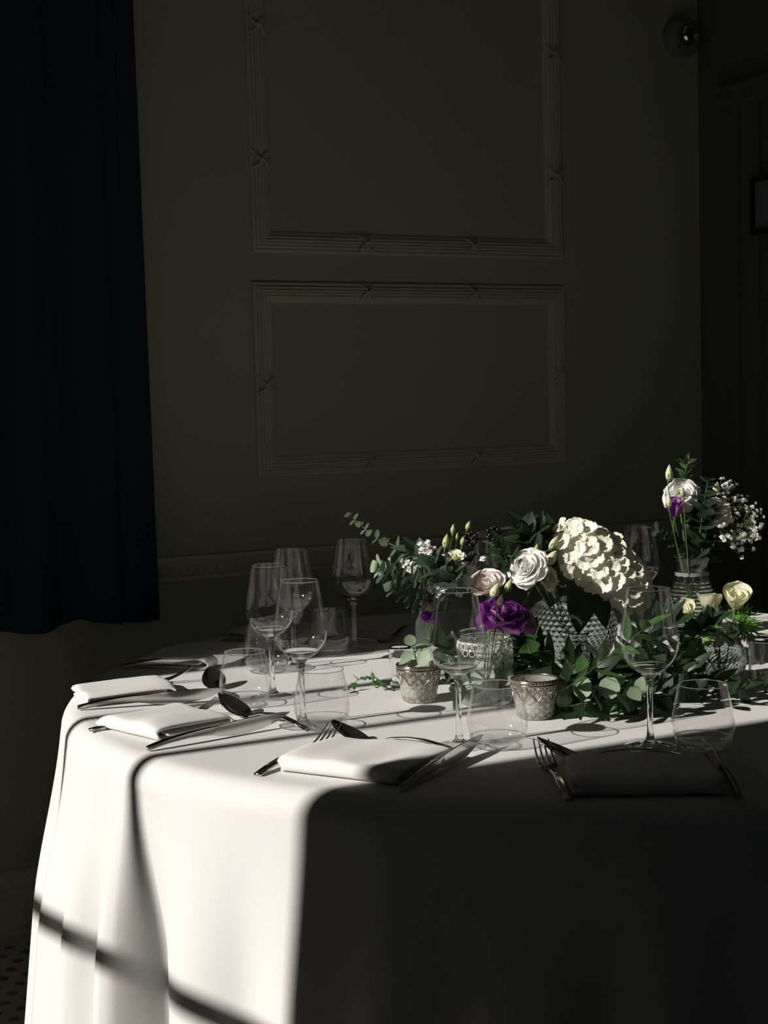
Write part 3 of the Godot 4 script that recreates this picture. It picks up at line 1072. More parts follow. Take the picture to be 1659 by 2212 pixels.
func vessels() -> void:
	candle_holder("left filigree candle holder of cut glass, standing in the sun in front of pale leaves", Vector3(1.084, 0.7503, -2.064), 0.3)
	candle_holder("right filigree candle holder of cut glass, behind the front middle tumbler", Vector3(1.173, 0.7503, -1.856), 0.75)
	votive("plain clear votive glass half hidden behind the left filigree candle holder", Vector3(1.112, 0.7503, -2.184), 0.0185, 0.068)
	votive("plain clear votive glass at the right edge of the photo beside the lace vase", Vector3(1.622, 0.7503, -1.862), 0.0225, 0.074)
	votive("small low votive glass among the leaves behind the front right wine glass", Vector3(1.502, 0.7503, -1.975), 0.0165, 0.034)

	var jar := thing("glass_jar", "greenish glass jar with a white lace band, full of flower stems", "jar", Vector3(1.166, 0.7503, -1.991))
	var jo := smooth_prof([Vector2(0, 0.001), Vector2(0.036, 0.0005), Vector2(0.0425, 0.006), Vector2(0.0445, 0.03), Vector2(0.0445, 0.078), Vector2(0.042, 0.092), Vector2(0.0385, 0.100), Vector2(0.0385, 0.112), Vector2(0.0405, 0.114)], 4)
	var jb := part("glass", lathed(jo, 48), M.jar_glass, jar)
	var ji := []
	for p in jo:
		ji.append(Vector2(maxf(p.x - 0.0022, 0), p.y + (0.006 if p.y < 0.02 else 0.0)))
	part("inner_wall", lathed(ji, 48, true), M.thin_glass, jb)
	var jr := begin()
	torus(jr, 0.0398, 0.0017, 0.114, 48, 8)
	torus(jr, 0.0400, 0.0012, 0.106, 48, 6)
	part("rim", fin(jr), M.solid_glass, jb)
	part("water", lathed([Vector2(0, 0.008), Vector2(0.038, 0.008), Vector2(0.0418, 0.02), Vector2(0.0418, 0.069), Vector2(0.0, 0.069)], 40), M.water, jar)
	part("lace_band", lace_band(0.0445, 0.0430, 0.080, 0.022, 22, 0), M.lace, jar)

	var bt := thing("bottle_vase", "slim clear bottle behind the purple-edged blush flower, left of the jar", "bottle", Vector3(1.306, 0.7503, -2.446))
	part("glass", lathed(smooth_prof([Vector2(0, 0.001), Vector2(0.020, 0.0006), Vector2(0.023, 0.006), Vector2(0.0235, 0.055), Vector2(0.021, 0.066), Vector2(0.016, 0.074), Vector2(0.0155, 0.083), Vector2(0.018, 0.086)], 4), 36), M.jar_glass, bt)
	var brm := begin()
	torus(brm, 0.0175, 0.0012, 0.086, 32, 6)
	part("rim", fin(brm), M.solid_glass, bt)

	# hobnail vase: a wide fan-shouldered body covered with small round bosses
	var hv := thing("hobnail_vase", "wide pressed glass vase covered in small round bosses, under the hydrangea", "vase", Vector3(1.435, 0.7503, -2.145))
	var prof := smooth_prof([Vector2(0.036, 0.002), Vector2(0.040, 0.008), Vector2(0.050, 0.018), Vector2(0.066, 0.035), Vector2(0.076, 0.058), Vector2(0.0785, 0.080), Vector2(0.074, 0.100), Vector2(0.064, 0.116), Vector2(0.052, 0.126)], 9)
	var st := begin()
	var rows := []
	var n := 264
	rows.append(_fill(Vector3(0, 0.002, 0), n))
	for j in prof.size():
		var row := PackedVector3Array()
		for i in n:
			var a := TAU * i / n
			var u := 44.0 * i / n
			var v: float = prof[j].y / 0.0088
			var odd: float = 0.5 if int(floor(v)) % 2 else 0.0
			var du := fposmod(u + odd, 1.0) - 0.5
			var dv := fposmod(v, 1.0) - 0.5
			var bump := sqrt(maxf(0.0, 1.0 - 5.5 * (du * du + dv * dv))) * 0.0024
			if prof[j].y < 0.008 or prof[j].y > 0.122:
				bump = 0.0
			var r: float = prof[j].x + bump
			row.append(Vector3(r * cos(a), prof[j].y, r * sin(a)))
		rows.append(row)
	for j in range(prof.size() - 1, 2, -6):
		rows.append(ring(prof[j].x - 0.0045, prof[j].y - (0.0 if j == prof.size() - 1 else 0.002), n))
	rows.append(_fill(Vector3(0, 0.008, 0), n))
	grid(st, rows, true)
	part("glass", fin(st), M.pressed_glass, hv)

	# a small round bud vase with rings, standing in front of it
	var rv := thing("bud_vase", "small round pressed glass bud vase in front of the hobnail vase", "vase", Vector3(1.388, 0.7503, -2.055))
	part("glass", lathed(smooth_prof([Vector2(0, 0.0015), Vector2(0.018, 0.001), Vector2(0.022, 0.005), Vector2(0.031, 0.020), Vector2(0.0345, 0.036), Vector2(0.031, 0.052), Vector2(0.022, 0.062), Vector2(0.0155, 0.068), Vector2(0.0150, 0.076), Vector2(0.0200, 0.084), Vector2(0.0180, 0.084), Vector2(0.0130, 0.076), Vector2(0.0135, 0.066), Vector2(0.020, 0.058), Vector2(0.0285, 0.050), Vector2(0.0315, 0.036), Vector2(0.028, 0.022), Vector2(0.016, 0.008), Vector2(0, 0.007)], 4), 40), M.pressed_glass, rv)
	var rr := begin()
	for k in 4:
		torus(rr, [0.0268, 0.0325, 0.0343, 0.0318][k] + 0.0008, 0.0012, [0.013, 0.024, 0.036, 0.049][k], 40, 6)
	part("ridge", fin(rr), M.pressed_glass, rv)

	# tall ribbed vase at the back right
	var tv := thing("ribbed_vase", "tall ribbed glass carafe vase with a lace collar holding the back right bouquet", "vase", Vector3(1.860, 0.7503, -2.344))
	var po := []
	var base := smooth_prof([Vector2(0.046, 0.001), Vector2(0.056, 0.008), Vector2(0.0595, 0.030), Vector2(0.0575, 0.055), Vector2(0.049, 0.080), Vector2(0.0385, 0.103), Vector2(0.0335, 0.118), Vector2(0.0325, 0.130), Vector2(0.0340, 0.142), Vector2(0.0400, 0.1570)], 14)
	for p in base:
		var rib: float = 0.0016 * (0.5 + 0.5 * cos(p.y / 0.0074 * TAU)) if p.y < 0.118 else 0.0
		po.append(Vector2(p.x + rib, p.y))
	var inner := []
	for k in range(base.size() - 1, 0, -5):
		inner.append(Vector2(base[k].x - 0.0032, base[k].y - (0.0 if k == base.size() - 1 else 0.001)))
	var full: Array = [Vector2(0, 0.001)]
	full.append_array(po)
	full.append_array(inner)
	full.append(Vector2(0, 0.008))
	part("glass", lathed(full, 56), M.pressed_glass, tv)
	part("lace_collar", lace_band(0.0345, 0.0330, 0.104, 0.022, 13, 1), M.ribbon, tv)

	# round vase with lace at the right
	var bv := thing("lace_vase", "round textured glass vase with a lace collar at the right, holding the cream anemones", "vase", Vector3(1.590, 0.7503, -1.932))
	var bst := begin()
	var bp := smooth_prof([Vector2(0.030, 0.001), Vector2(0.036, 0.006), Vector2(0.0425, 0.022), Vector2(0.0440, 0.036), Vector2(0.0415, 0.052), Vector2(0.034, 0.066), Vector2(0.0295, 0.071), Vector2(0.0300, 0.083)], 8)
	var brows := [_fill(Vector3(0, 0.001, 0), 160)]
	for p in bp:
		var row := PackedVector3Array()
		for i in 160:
			var a := TAU * i / 160
			var r: float = p.x + 0.0004 * sin(a * 40.0 + 9.0 * sin(p.y * 260.0)) * sin(p.y * 700.0 + a * 7.0) * (1.0 if p.y < 0.066 else 0.0)
			row.append(Vector3(r * cos(a), p.y, r * sin(a)))
		brows.append(row)
	for k in range(bp.size() - 1, 2, -5):
		brows.append(ring(bp[k].x - 0.003, bp[k].y - (0.0 if k == bp.size() - 1 else 0.001), 160))
	brows.append(_fill(Vector3(0, 0.008, 0), 160))
	grid(bst, brows, true)
	part("glass", fin(bst), M.pressed_glass, bv)
	part("lace_collar", lace_band(0.0375, 0.0300, 0.062, 0.019, 11, 1), M.lace, bv)

# ------------------------------------------------------------------ flowers and foliage
const RIGHT := Vector3(0.895, 0.0, 0.446)     # along the front of the table
const FRONT := Vector3(-0.446, 0.0, 0.895)    # towards the diners at the front
var leaf_sets := {}

func leaf_kinds() -> void:
	leaf_sets = {
		"round": [blade(1.0, 0.95, "round", 0.08, 0.12), blade(1.0, 1.05, "round", -0.10, 0.15), blade(1.0, 0.85, "ovate", 0.12, 0.1)],
		"lance": [blade(1.0, 0.34, "lance", -0.18, 0.25, 0.0, 4, 9), blade(1.0, 0.30, "lance", 0.15, 0.2, 0.01, 4, 9), blade(1.0, 0.40, "lance", -0.30, 0.25, 0.0, 4, 9)],
		"ovate": [blade(1.0, 0.62, "ovate", -0.20, 0.16, 0.02), blade(1.0, 0.70, "ovate", 0.15, 0.2, 0.03), blade(1.0, 0.55, "ovate", -0.35, 0.16, 0.02)],
		"ivy": [ivy_leaf(0.8), ivy_leaf(0.7)],
		"frilly": [frilly_leaf(1.0)],
	}

# a stem along points with leaves on it; mode: "pair" stands leaves across the stem, "alt" leans them forward
func sprig(called: String, label: String, pts: Array, kind: String, mt: Material, n: int, size: Vector2, mode := "alt", stem_r := 0.0011, group := "", cat := "foliage", sm: Material = null) -> Node3D:
	var o := thing(called, label, cat, pts[0], group)
	var loc := []
	for p in pts:
		loc.append(p - pts[0])
	var path := curve(loc, 6)
	var st := begin()
	tube(st, path, stem_r, stem_r * 0.55, 6)
	part("stem", fin(st), sm if sm else M.stem_dark, o)
	var set_: Array = leaf_sets[kind]
	for k in n:
		var t := (k + 0.7) / (n + 0.2)
		var q := t * (path.size() - 1)
		var i := mini(int(q), path.size() - 2)
		var p := path[i].lerp(path[i + 1], q - i)
		var tan := (path[i + 1] - path[i]).normalized()
		var side := tan.cross(Vector3.UP if absf(tan.y) < 0.9 else Vector3.RIGHT).normalized()
		var up := side.cross(tan)
		var s := lerpf(size.x, size.y, t) * rng.randf_range(0.8, 1.15)
		for e in (2 if mode == "pair" else 1):
			var ang := k * (PI / 2 if mode == "pair" else 2.4) + e * PI + rng.randf_range(-0.3, 0.3)
			var lat := side * cos(ang) + up * sin(ang)
			var y := (lat + tan * (rng.randf_range(0.1, 0.45) if mode == "pair" else rng.randf_range(0.5, 1.0))).normalized()
			if mode == "alt":
				y = (y + Vector3(0, rng.randf_range(-0.15, 0.25), 0)).normalized()
			var z0 := tan if mode == "pair" else (Vector3(-0.25, 1.0, 0.2) + lat * 0.2 + Vector3(rng.randf_range(-0.6, 0.6), 0, rng.randf_range(-0.6, 0.6)))
			var x := y.cross(z0).normalized()
			var b := Basis(x, y, x.cross(y))
			part("leaf", set_[rng.randi() % set_.size()], mt, o, Transform3D(b.scaled_local(Vector3(s, s, s)), p))
	if mode == "alt":
		var tan := (path[path.size() - 1] - path[path.size() - 3]).normalized()
		var x := tan.cross(Vector3(-0.3, 1, 0.3)).normalized()
		part("leaf", set_[0], mt, o, Transform3D(Basis(x, tan, x.cross(tan)).scaled_local(Vector3.ONE * size.y), path[path.size() - 1]))
	return o

# one leaf turned as asked: base, direction of growth, the way its face looks
func leaf_at(o: Node3D, base: Vector3, y: Vector3, z: Vector3, size: float, kind: String, variant: int, mt: Material) -> void:
	y = y.normalized()
	var x := y.cross(z).normalized()
	part("leaf", leaf_sets[kind][variant], mt, o, Transform3D(Basis(x, y, x.cross(y)).scaled_local(Vector3.ONE * size), base))

func stem_to(o: Node3D, pts: Array, r := 0.0016, called := "stem") -> void:
	var loc := []
	for p in pts:
		loc.append(p - o.position)
	var st := begin()
	tube(st, curve(loc, 6), r, r * 0.85, 7)
	part(called, fin(st), M.stem, o)

# spiral of petals round an axis; opening angles run from the heart to the outside
func petals(o: Node3D, face: Vector3, size: float, n: int, a0: float, a1: float, wide: float, mats: Array, wave: float, cup: float, curl: float) -> void:
	var head := along(face, rng.randf() * 6.0)
	var kinds := []
	for k in 4:
		kinds.append(blade(1.0, wide * (0.9 + 0.08 * k), "petal", curl * 0.36 * k + (0.16 if k == 0 else 0.0), cup * (1.5 - 0.18 * k), wave * (0.5 + 0.3 * k), 12, 12))
	for k in n:
		var t := k / maxf(1.0, n - 1.0)
		var ang := k * 2.39996
		var open := lerpf(a0, a1, pow(t, 0.85)) + rng.randf_range(-0.06, 0.06)
		var s := size * lerpf(0.62, 1.0, pow(t, 0.6)) * rng.randf_range(0.93, 1.07)
		var b := head * Basis(Vector3.UP, ang) * Basis(Vector3.RIGHT, -open)
		var foot := head * (Basis(Vector3.UP, ang) * Vector3(0, 0.0, -0.05 * size * t))
		part("petal", kinds[mini(3, int(t * 4.0))], mats[k % mats.size()], o, Transform3D(b.scaled_local(Vector3.ONE * s), foot - head.y * size * 0.25))
	# green calyx
	var st := begin()
	lathe(st, [Vector2(0, -0.42), Vector2(0.07, -0.40), Vector2(0.11, -0.28), Vector2(0.09, -0.20), Vector2(0, -0.2)], 10)
	part("calyx", fin(st), M.stem, o, Transform3D(head.scaled_local(Vector3.ONE * size), Vector3.ZERO))

func bud(label: String, base: Vector3, dir: Vector3, ln: float, r: float, mt: Material, root: Vector3, called := "lisianthus_bud") -> Node3D:
	var o := thing(called, label, "flower bud", base, "unopened buds in the centrepiece")
	var b := along(dir, rng.randf() * 6.0)
	part("bud", bud_mesh(ln, r), mt, o, Transform3D(b, Vector3.ZERO))
	var st := begin()
	for k in 5:
		var xf := Transform3D(Basis(Vector3.UP, TAU * k / 5) * Basis(Vector3.RIGHT, -0.18), Vector3.ZERO) * Transform3D(Basis(), Vector3(0, -0.001, -r * 0.55))
		blade_in(st, xf, ln * 0.55, r * 0.55, "lance", -0.1, 0.2, 0.0, 2, 5)
	part("sepals", fin(st), M.stem, o, Transform3D(b, Vector3.ZERO))
	stem_to(o, [base + dir.normalized() * 0.002, base - dir.normalized() * ln * 0.5, base.lerp(root, 0.5), root], 0.0011)
	return o

func blossom_mesh(v: int) -> ArrayMesh:
	var st := begin()
	for k in 9:
		var b := Basis(Vector3.UP, k * 2.4 + v) * Basis(Vector3.RIGHT, -lerpf(0.3, 1.6, k / 8.0))
		blade_in(st, Transform3D(b, Vector3(0, 0, 0)), 0.0052, 0.0046, "petal", -0.2, 0.3, 0.05, 2, 3)
	return fin(st)

var blossoms := []
func gypsophila(label: String, root: Vector3, clouds: Array, n: int, size := 1.0) -> void:   # clouds: [middle, spread]
	var o := thing("gypsophila_sprig", label, "filler flower", root)
	if blossoms.is_empty():
		for v in 3:
			blossoms.append(blossom_mesh(v))
	var st := begin()
	for c in clouds:
		var mid: Vector3 = c[0]
		var fork := root.lerp(mid, 0.72)
		tube(st, curve([Vector3.ZERO, (fork - root) * 0.5 + Vector3(0, 0.01, 0), fork - root], 4), 0.0009, 0.0006, 5)
		for k in n / clouds.size():
			var d := Vector3(rng.randfn(), rng.randfn(), rng.randfn() * 0.8).limit_length(1.8)
			var p: Vector3 = mid + d * c[1]
			var bend := fork.lerp(p, 0.55) + Vector3(0, -0.004, 0)
			tube(st, PackedVector3Array([fork - root, bend - root, p - root]), 0.0005, 0.00035, 4)
			var face := (p - fork).normalized() + Vector3(rng.randf_range(-0.5, 0.5), 0.4, rng.randf_range(-0.5, 0.5))
			part("blossom", blossoms[k % 3], M.white_petal, o, Transform3D(along(face).scaled_local(Vector3.ONE * size * rng.randf_range(0.75, 1.2)), p - root))
	part("stem", fin(st), M.stem, o)

func berries(label: String, root: Vector3, mids: Array, n: int) -> void:
	var o := thing("berry_sprig", label, "berries", root)
	var bm := ball(0.0042, 12)
	var st := begin()
	for mid in mids:
		var fork: Vector3 = root.lerp(mid, 0.55) + Vector3(0, 0.008, 0)
		tube(st, curve([Vector3.ZERO, fork - root, mid - root], 5), 0.0017, 0.0010, 6)
		for k in n:
			var y := 1.0 - 2.0 * (k + 0.5) / n
			var d := Vector3(sqrt(1 - y * y) * cos(k * 2.4), y * 1.15, sqrt(1 - y * y) * sin(k * 2.4)) * 0.0105
			tube(st, PackedVector3Array([mid - root, mid - root + d]), 0.0006, 0.0005, 4)
			part("berry", bm, M.berry, o, Transform3D(Basis().scaled(Vector3.ONE * rng.randf_range(0.8, 1.1)), mid - root + d))
	part("stem", fin(st), M.stem, o)

func hydrangea() -> void:
	var mid := Vector3(1.454, 0.942, -2.074)
	var o := thing("hydrangea", "large cream white hydrangea head made of many small florets", "flower", mid)
	var ax := (RIGHT * 0.74 + Vector3.DOWN * 0.67).normalized()
	var az := FRONT
	var ay := az.cross(ax).normalized()
	var meshes := []
	for v in 5:
		var st := begin()
		for k in 4:
			var b := Basis(Vector3.UP, TAU * k / 4 + 0.15 * v) * Basis(Vector3.RIGHT, -(1.25 + 0.12 * sin(v * 2.0 + k)))
			blade_in(st, Transform3D(b, Vector3(0, 0.0005 * k, 0)), 0.0185, 0.0195, "petal", -0.16 + 0.09 * (v % 4), 0.22, 0.05, 8, 8)
		meshes.append(fin(st))
	var eye := ball(0.0016, 8)
	var n := 120
	for k in n:
		var y := 1.0 - 2.0 * (k + 0.5) / n
		var a := k * 2.39996
		var d := Vector3(sqrt(1 - y * y) * cos(a), y, sqrt(1 - y * y) * sin(a))
		var lump := 1.0 + rng.randf_range(-0.07, 0.06)
		var p := (ax * d.x * 0.094 + ay * d.y * 0.043 + az * d.z * 0.055) * lump
		var nn := (ax * d.x / 0.088 + ay * d.y / 0.050 + az * d.z / 0.055).normalized()
		nn = (nn + Vector3(rng.randf_range(-0.85, 0.05), rng.randf_range(-0.1, 0.65), rng.randf_range(0.0, 0.65))).normalized()
		var f := part("floret", meshes[k % 5], M.hydrangea_petal, o, Transform3D(along(nn, rng.randf() * 6.0).scaled_local(Vector3.ONE * rng.randf_range(0.85, 1.15)), p))
		if k % 3 == 0:
			part("eye", eye, M.bud_cream, f, Transform3D(Basis(), Vector3(0, 0.001, 0)))
	var core := ball(1.0, 20)
	part("core", core, M.stem, o, Transform3D(Basis(ax * 0.075, ay * 0.038, az * 0.043), Vector3.ZERO))
	stem_to(o, [mid, mid + Vector3(0.0, -0.05, 0.0), Vector3(1.436, 0.806, -2.145), Vector3(1.435, 0.775, -2.145)], 0.003)
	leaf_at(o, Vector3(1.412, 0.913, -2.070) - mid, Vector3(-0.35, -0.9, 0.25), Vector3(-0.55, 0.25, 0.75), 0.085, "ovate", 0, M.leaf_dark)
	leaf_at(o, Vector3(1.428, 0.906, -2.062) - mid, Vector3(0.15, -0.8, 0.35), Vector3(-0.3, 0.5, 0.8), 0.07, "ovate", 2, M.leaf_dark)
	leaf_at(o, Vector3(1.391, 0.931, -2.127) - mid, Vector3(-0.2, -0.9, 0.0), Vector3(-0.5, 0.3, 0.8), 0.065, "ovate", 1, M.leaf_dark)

func anemone(label: String, at: Vector3, face: Vector3, size: float, open: float, root: Vector3) -> void:
	var o := thing("anemone", label, "flower", at, "cream anemones in the lace vase")
	petals(o, face, size, 8, open * 0.45, open, 0.95, [M.cream_petal], 0.03, 0.55, 0.10)
	part("heart", ball(size * 0.14, 10), M.bud_green, o, Transform3D(Basis(), -face.normalized() * size * 0.05))
	stem_to(o, [at - face.normalized() * size * 0.3, at.lerp(root, 0.4) - face.normalized() * 0.01, root], 0.0019)

func flower(called: String, label: String, at: Vector3, face: Vector3, size: float, n: int, a0: float, a1: float, wide: float, mats: Array, wave: float, cup: float, curl: float, root: Vector3) -> Node3D:
	var o := thing(called, label, "flower", at)
	petals(o, face, size, n, a0, a1, wide, mats, wave, cup, curl)
	stem_to(o, [at - face.normalized() * size * 0.35, at - face.normalized() * size * 0.9 + Vector3(0, -0.005, 0), at.lerp(root, 0.6), root], 0.0017)
	return o

func flowers() -> void:
	leaf_kinds()
	var jar := Vector3(1.166, 0.765, -1.991)
	var hob := Vector3(1.435, 0.775, -2.145)
	var tall := Vector3(1.860, 0.775, -2.344)
	var lace := Vector3(1.590, 0.765, -1.932)
	var bottle := Vector3(1.306, 0.765, -2.446)
	hydrangea()
	# lisianthus of the middle group
	flower("white_lisianthus", "fully open white ruffled bloom in the middle, left of the hydrangea", Vector3(1.290, 0.951, -2.056), Vector3(-0.80, 0.42, 0.50), 0.036, 28, 0.03, 1.30, 1.15, [M.white_petal], 0.05, 0.42, -0.18, jar + Vector3(0.012, 0, 0.0))
	flower("white_lisianthus", "half hidden cream bloom just behind and right of the open white bloom", Vector3(1.342, 0.927, -2.084), Vector3(0.2, 0.2, 0.8), 0.026, 12, 0.25, 1.1, 1.15, [M.cream_petal], 0.05, 0.42, -0.15, hob)
	flower("white_lisianthus", "small white and blush bloom with buds beside it, above the purple flower", Vector3(1.191, 0.932, -2.014), Vector3(-0.5, 0.75, 0.35), 0.038, 14, 0.15, 0.85, 1.05, [M.white_petal, M.blush_petal], 0.05, 0.45, -0.12, jar + Vector3(-0.01, 0, 0.01))
	flower("purple_lisianthus", "deep purple ruffled flower hanging over the jar with the lace band", Vector3(1.190, 0.886, -1.966), Vector3(-0.12, 0.85, 0.5), 0.050, 15, 0.25, 1.15, 1.05, [M.purple_petal, M.lilac_petal, M.purple_petal], 0.11, 0.40, -0.30, jar + Vector3(0.0, 0.01, 0.0))
	flower("cream_lisianthus", "small cream flower left of the dark berries, above the eucalyptus", Vector3(1.182, 0.970, -2.111), Vector3(-0.5, 0.7, 0.4), 0.019, 11, 0.2, 0.9, 1.1, [M.cream_petal], 0.05, 0.4, -0.1, bottle)
	flower("blush_lisianthus", "pale pink flower at the lower left, half behind the front middle wine glass", Vector3(1.132, 0.910, -2.098), Vector3(-0.7, 0.2, 0.65), 0.026, 12, 0.15, 1.0, 1.1, [M.blush_petal], 0.05, 0.45, -0.1, bottle)
	flower("purple_lisianthus", "small purple bloom under the pale pink flower, left of the front middle wine glass", Vector3(1.138, 0.883, -2.115), Vector3(-0.5, -0.55, 0.6), 0.023, 8, 0.2, 0.8, 1.05, [M.purple_petal], 0.06, 0.45, -0.1, bottle)
	var cg: Material = M.bud_cream
	bud("fat pale bud at the right of the open white bloom", Vector3(1.335, 0.952, -2.067), Vector3(0.45, 0.8, 0.25), 0.030, 0.0088, cg, hob)
	bud("upper pale bud between the open white bloom and the hydrangea", Vector3(1.351, 0.974, -2.084), Vector3(0.55, 0.85, 0.1), 0.030, 0.0068, cg, hob)
	bud("slender bud standing just above the open white bloom", Vector3(1.323, 0.968, -2.086), Vector3(0.3, 0.95, 0.0), 0.021, 0.0042, M.bud_green, hob)
	bud("tiny topmost bud on a thin stalk above the open white bloom", Vector3(1.340, 0.988, -2.091), Vector3(0.02, 1.0, 0.0), 0.016, 0.003, M.bud_green, hob)
	bud("pale bud leaning right above the purple flower", Vector3(1.203, 0.925, -1.985), Vector3(0.42, 0.9, 0.1), 0.024, 0.0060, cg, jar)
	bud("wide pale bud beside the small white and blush bloom", Vector3(1.178, 0.918, -1.986), Vector3(0.35, 0.9, 0.2), 0.027, 0.0080, cg, jar)
	bud("low pale bud in front of the purple flower", Vector3(1.166, 0.911, -1.946), Vector3(0.25, 0.95, 0.2), 0.020, 0.0052, cg, jar)
	bud("narrow green bud behind the small white and blush bloom", Vector3(1.218, 0.929, -2.023), Vector3(0.15, 1.0, 0.0), 0.016, 0.0038, M.bud_green, jar)
	bud("plump green bud at the top left of the flowers, above the gypsophila", Vector3(1.173, 0.986, -2.128), Vector3(0.2, 0.97, 0.0), 0.026, 0.0062, M.bud_green, bottle)
	bud("tall green bud on a thin stalk, highest at the upper left of the flowers", Vector3(1.191, 1.009, -2.133), Vector3(0.15, 1.0, 0.0), 0.018, 0.0042, M.bud_green, bottle)
	bud("small green bud just right of the tall thin-stalked one", Vector3(1.202, 0.999, -2.138), Vector3(0.2, 1.0, 0.0), 0.013, 0.0028, M.bud_green, bottle)
	bud("green bud touching the left cluster of dark berries", Vector3(1.199, 0.991, -2.116), Vector3(0.25, 0.95, 0.0), 0.017, 0.0042, M.bud_green, bottle)
	bud("leafy green bud on top of the left cluster of dark berries", Vector3(1.213, 1.015, -2.122), Vector3(0.35, 0.95, 0.0), 0.017, 0.0048, M.bud_green, bottle)
	bud("long yellow-green bud pointing up left among the gypsophila", Vector3(1.138, 0.931, -2.085), Vector3(-0.72, 0.75, 0.1), 0.042, 0.0058, M.bud_green, bottle)
	bud("short green bud pointing left, under the long yellow-green bud", Vector3(1.116, 0.937, -2.097), Vector3(-0.75, 0.6, 0.1), 0.018, 0.0048, M.bud_green, bottle)
	gypsophila("loose white gypsophila at the left of the centrepiece, among eucalyptus leaves", bottle + Vector3(0, 0.09, 0), [[Vector3(1.104, 0.990, -2.074), 0.010], [Vector3(1.168, 0.948, -2.083), 0.018], [Vector3(1.138, 0.953, -2.099), 0.016], [Vector3(1.217, 0.946, -2.114), 0.016], [Vector3(1.120, 0.959, -2.130), 0.011], [Vector3(1.137, 0.941, -2.064), 0.015]], 90, 1.25)
	berries("sprig with two clusters of black berries above the small flowers", Vector3(1.276, 0.967, -2.076), [Vector3(1.213, 1.000, -2.110), Vector3(1.258, 1.007, -2.111)], 17)
	berries("short sprig of black berries hanging left of the open white bloom", Vector3(1.280, 0.959, -2.084), [Vector3(1.214, 0.973, -2.118)], 8)
	# dark glossy leaves behind the open white bloom
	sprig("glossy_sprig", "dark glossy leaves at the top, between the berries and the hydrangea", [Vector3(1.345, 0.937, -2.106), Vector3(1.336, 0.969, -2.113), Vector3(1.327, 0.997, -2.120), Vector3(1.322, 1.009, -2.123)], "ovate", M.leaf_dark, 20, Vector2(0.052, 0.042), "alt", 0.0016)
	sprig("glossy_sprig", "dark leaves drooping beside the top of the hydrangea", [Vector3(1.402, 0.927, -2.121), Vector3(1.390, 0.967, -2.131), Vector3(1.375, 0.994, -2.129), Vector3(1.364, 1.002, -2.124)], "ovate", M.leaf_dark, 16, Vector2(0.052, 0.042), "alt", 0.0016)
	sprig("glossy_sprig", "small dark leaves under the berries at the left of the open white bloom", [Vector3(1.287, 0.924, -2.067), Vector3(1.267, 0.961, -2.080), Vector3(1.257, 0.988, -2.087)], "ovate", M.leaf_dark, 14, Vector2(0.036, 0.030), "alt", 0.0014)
	# eucalyptus at the left
	sprig("eucalyptus_branch", "thin eucalyptus branch reaching farthest up left over the lone wine glass", [Vector3(1.177, 0.929, -2.099), Vector3(1.141, 0.969, -2.121), Vector3(1.104, 0.989, -2.152), Vector3(1.076, 1.008, -2.190), Vector3(1.059, 1.027, -2.211), Vector3(1.045, 1.047, -2.231)], "round", M.leaf_sage, 13, Vector2(0.024, 0.010), "pair", 0.0012, "", "foliage", M.stem)
	sprig("eucalyptus_branch", "round-leaved eucalyptus branch ending right of the lone wine glass", [Vector3(1.157, 0.924, -2.064), Vector3(1.113, 0.944, -2.077), Vector3(1.065, 0.962, -2.091), Vector3(1.029, 0.971, -2.098)], "round", M.leaf_sage, 15, Vector2(0.027, 0.019), "pair", 0.0012, "", "foliage", M.stem)
	sprig("eucalyptus_branch", "dark eucalyptus branch hanging lowest at the left of the flowers", [Vector3(1.173, 0.898, -2.087), Vector3(1.131, 0.904, -2.098), Vector3(1.093, 0.915, -2.106), Vector3(1.061, 0.933, -2.113)], "round", M.leaf_blue, 15, Vector2(0.028, 0.020), "pair", 0.0012)
	sprig("eucalyptus_branch", "dense small-leaved eucalyptus in the middle of the left spray", [Vector3(1.178, 0.905, -2.119), Vector3(1.133, 0.925, -2.132), Vector3(1.097, 0.940, -2.151), Vector3(1.068, 0.949, -2.155)], "round", M.leaf_blue, 16, Vector2(0.027, 0.019), "pair", 0.0012)
	sprig("eucalyptus_branch", "long dark narrow-leaved branch above the round eucalyptus leaves", [Vector3(1.157, 0.932, -2.042), Vector3(1.131, 0.955, -2.057), Vector3(1.108, 0.980, -2.082), Vector3(1.090, 0.991, -2.103)], "ovate", M.leaf_blue, 17, Vector2(0.042, 0.032), "alt", 0.0012)
	sprig("eucalyptus_branch", "second narrow-leaved dark branch, below the small cream flower", [Vector3(1.149, 0.923, -2.012), Vector3(1.130, 0.946, -2.023), Vector3(1.116, 0.962, -2.043), Vector3(1.111, 0.974, -2.057)], "ovate", M.leaf_blue, 13, Vector2(0.042, 0.034), "alt", 0.0012)
	# pale leaves by the left candle holder
	var pale := thing("eucalyptus_sprig", "pale sunlit leaves rising behind the left filigree candle holder", "foliage", Vector3(1.086, 0.798, -2.067))
	stem_to(pale, [Vector3(1.086, 0.798, -2.067), Vector3(1.082, 0.824, -2.071), Vector3(1.078, 0.842, -2.074)], 0.0011)
	var pp: Vector3 = pale.position
	leaf_at(pale, Vector3(1.077, 0.839, -2.074) - pp, Vector3(-0.2, 0.9, 0.1), Vector3(-0.6, 0.3, 0.8), 0.021, "round", 0, M.leaf_sage)
	leaf_at(pale, Vector3(1.079, 0.830, -2.073) - pp, Vector3(-0.8, -0.45, 0.1), Vector3(-0.3, 0.75, 0.65), 0.032, "ovate", 0, M.leaf_sage)
	leaf_at(pale, Vector3(1.080, 0.827, -2.072) - pp, Vector3(0.85, 0.5, 0.1), Vector3(-0.4, 0.8, 0.5), 0.036, "ovate", 0, M.leaf_sage)
